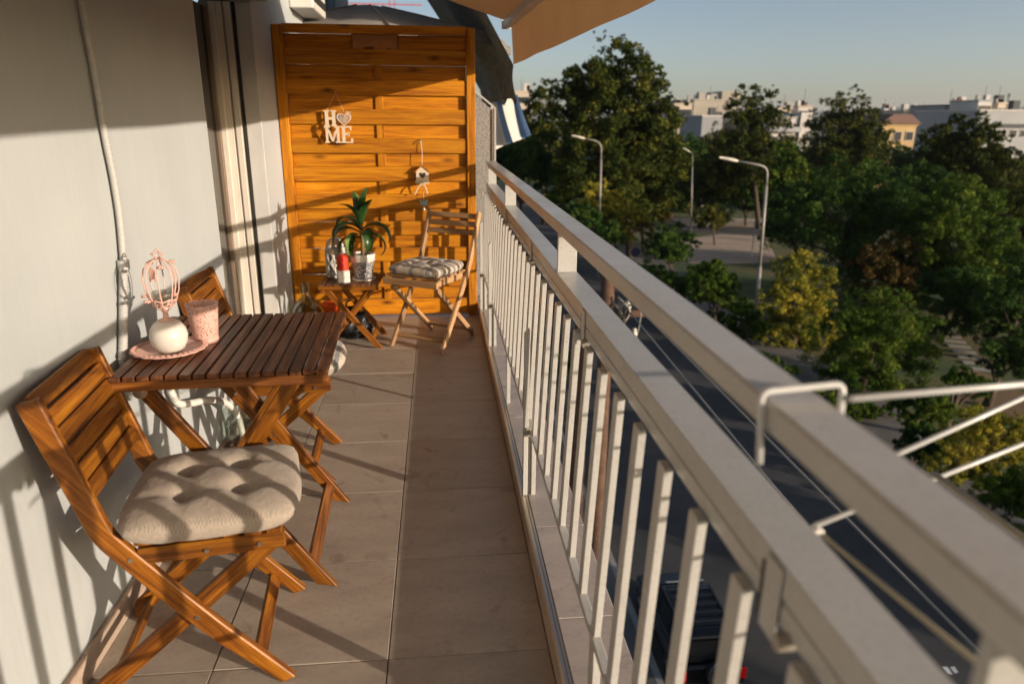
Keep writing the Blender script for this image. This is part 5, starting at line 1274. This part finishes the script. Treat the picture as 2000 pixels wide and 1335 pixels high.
block('cream rooftop flat behind the white apartment block', 1520, 1546, 214, 185, 'bld_cream', 10, (3, 2, 1.2, 1.4, 2.4, 3.))
block('pale tower behind the white apartment block', 1560, 1588, 209, 190, 'bld_white', 12, (3, 4, 1.2, 1.4, 2.4, 3.), 'bld_pinkish')
t, w, H_, s = block('yellow house with brown tiled roof among the trees', 1722, 1790, 246, 125, 'bld_yellow', 10, (3, 3, 1.3, 1.4, 2.4, 2.9))
MB().prism([(-w-.6, H_+.36), (w+.6, H_+.36), (w*.5, H_+2.0), (-w*.5, H_+2.0)], -.6, 10.6).build('roof', 'bld_redroof', t)
block('cream tower right of the yellow house', 1766, 1794, 217, 240, 'bld_cream', 12, (3, 5, 1.3, 1.5, 2.6, 3.))
block('peach tower right of the cream tower', 1802, 1816, 220, 235, 'bld_pinkish', 12, (2, 5, 1.2, 1.5, 2.6, 3.))
block('pinkish tower left of the long grey building', 1822, 1842, 222, 230, 'bld_pinkish', 12, (2, 5, 1.2, 1.5, 2.6, 3.))
block('small white house on the skyline left of the cream tower', 1727, 1735, 214, 260, 'bld_white', 10, (2, 2, 1.2, 1.4, 2.4, 3.))
block('dark roofed low house on the skyline', 1738, 1764, 220, 250, 'bld_concrete', 10, (4, 2, 1.2, 1.4, 2.6, 3.), 'bld_redroof')
t, w, H_, s = block('long grey-white building at the right edge of the skyline', 1915, 2080, 217, 150, 'bld_greywhite', 22, (8, 2, 1.5, 1.3, 5.2, 4.2), 'bld_white')
MB().box(-w-.1, w, -.3, -.16, H_-3.4, H_-2.6).build('dark_band', 'bld_dark', t)
block('white rooftop house on the long grey building', 1912, 1938, 198, 168, 'bld_white', 10, (3, 2, 1.1, 1.3, 2.3, 2.8), 'bld_grey')
block('cream stair house at the skyline beside the mast', 1950, 1970, 203, 172, 'bld_cream', 9, (2, 2, 1.1, 1.3, 2.3, 2.8))
block('dark glass roofed hall left of the rooftop house', 1846, 1892, 207, 180, 'bld_grey', 14, (5, 2, 1.6, 1.6, 2.6, 3.), 'bld_dark')
block('cream block at the skyline left of the tallest tree', 1006, 1036, 180, 190, 'bld_cream', 12, (4, 3, 1.2, 1.4, 2.6, 3.))
block('small brown house seen past the tallest tree', 1298, 1322, 200, 230, 'bld_pinkish', 10, (3, 3, 1.2, 1.4, 2.6, 3.), 'bld_redroof')
p = at(1967, 205, 1, 172); t = thing('antenna_mast', 'thin antenna mast on the skyline at the right', 'mast', (p.x, 172, GZ))
MB().tube([(0, 0, 0), (0, 0, at(1967, 182, 1, 172).z-GZ)], .12, 6).build('pole', 'bld_dark', t); MB().box(-.3, .3, -.1, .1, at(1967, 190, 1, 172).z-GZ, at(1967, 184, 1, 172).z-GZ).build('aerial', 'bld_dark', t)
# tower crane far behind the umbrella
p = at(766, 18, 1, 160); t = thing('tower_crane', 'red tower crane far behind the umbrella', 'crane', (p.x, 160, GZ)); zc = at(766, 10, 1, 160).z-GZ
for s in (-.5, .5): MB().box(s-.08, s+.08, -.08, .08, 0, zc+5).build('mast_leg', 'crane_red', t)
for k in range(0): bar('mast_brace', 'crane_red', (-.5, 0, zc-30+k), (.5, 0, zc-29+k), .06, .06, t, bev=0)
xl = at(676, 10, 1, 160).x-p.x
for z in (0,): MB().box(xl, 6, -.08, .08, zc+z, zc+z+.20).build('jib_beam', 'crane_red', t)
for k in range(0): bar('jib_brace', 'crane_red', (xl+k*(6-xl)/16, 0, zc+.1), (xl+(k+1)*(6-xl)/16, 0, zc+.95), .06, .06, t, bev=0)
# hill on the horizon
m = MB(); nx = 120
for i in range(nx+1):
    x = -2500+9500*i/nx; hgt = 125+26*math.sin(x*.0013+1)+16*math.sin(x*.0047)+8*math.sin(x*.011); hgt *= .35+.65*min(1, max(0, (x-900)/1900))
    m.v += [(x, 5600, GZ), (x, 6400, GZ+hgt), (x, 7600, GZ)]
for i in range(nx):
    for j in (0, 1): a = i*3+j; m.f.append((a, a+3, a+4, a+1))
o = m.build('hill', 'hill_scrub', None, smooth=True); struct(o, 'low blue hill on the far horizon', 'hill')

# ------------------------------------------------------------------ hazy evening air
hz_ = MB().box(-8800, 8800, -8800, 11000, GZ-1, 190).mesh('haze')
hm = bpy.data.materials.new('haze_air'); hm.use_nodes = True; nt = hm.node_tree; nt.nodes.clear()
out = nt.nodes.new('ShaderNodeOutputMaterial'); pv = nt.nodes.new('ShaderNodeVolumePrincipled'); pv.inputs['Color'].default_value = (.80, .84, .90, 1); pv.inputs['Density'].default_value = 8e-5; pv.inputs['Anisotropy'].default_value = .2
nt.links.new(pv.outputs[0], out.inputs['Volume']); hz_.materials.append(hm)
ho_ = place('haze', hz_, None); tag(ho_, 'thin pale evening haze over the town', None, None, 'stuff')
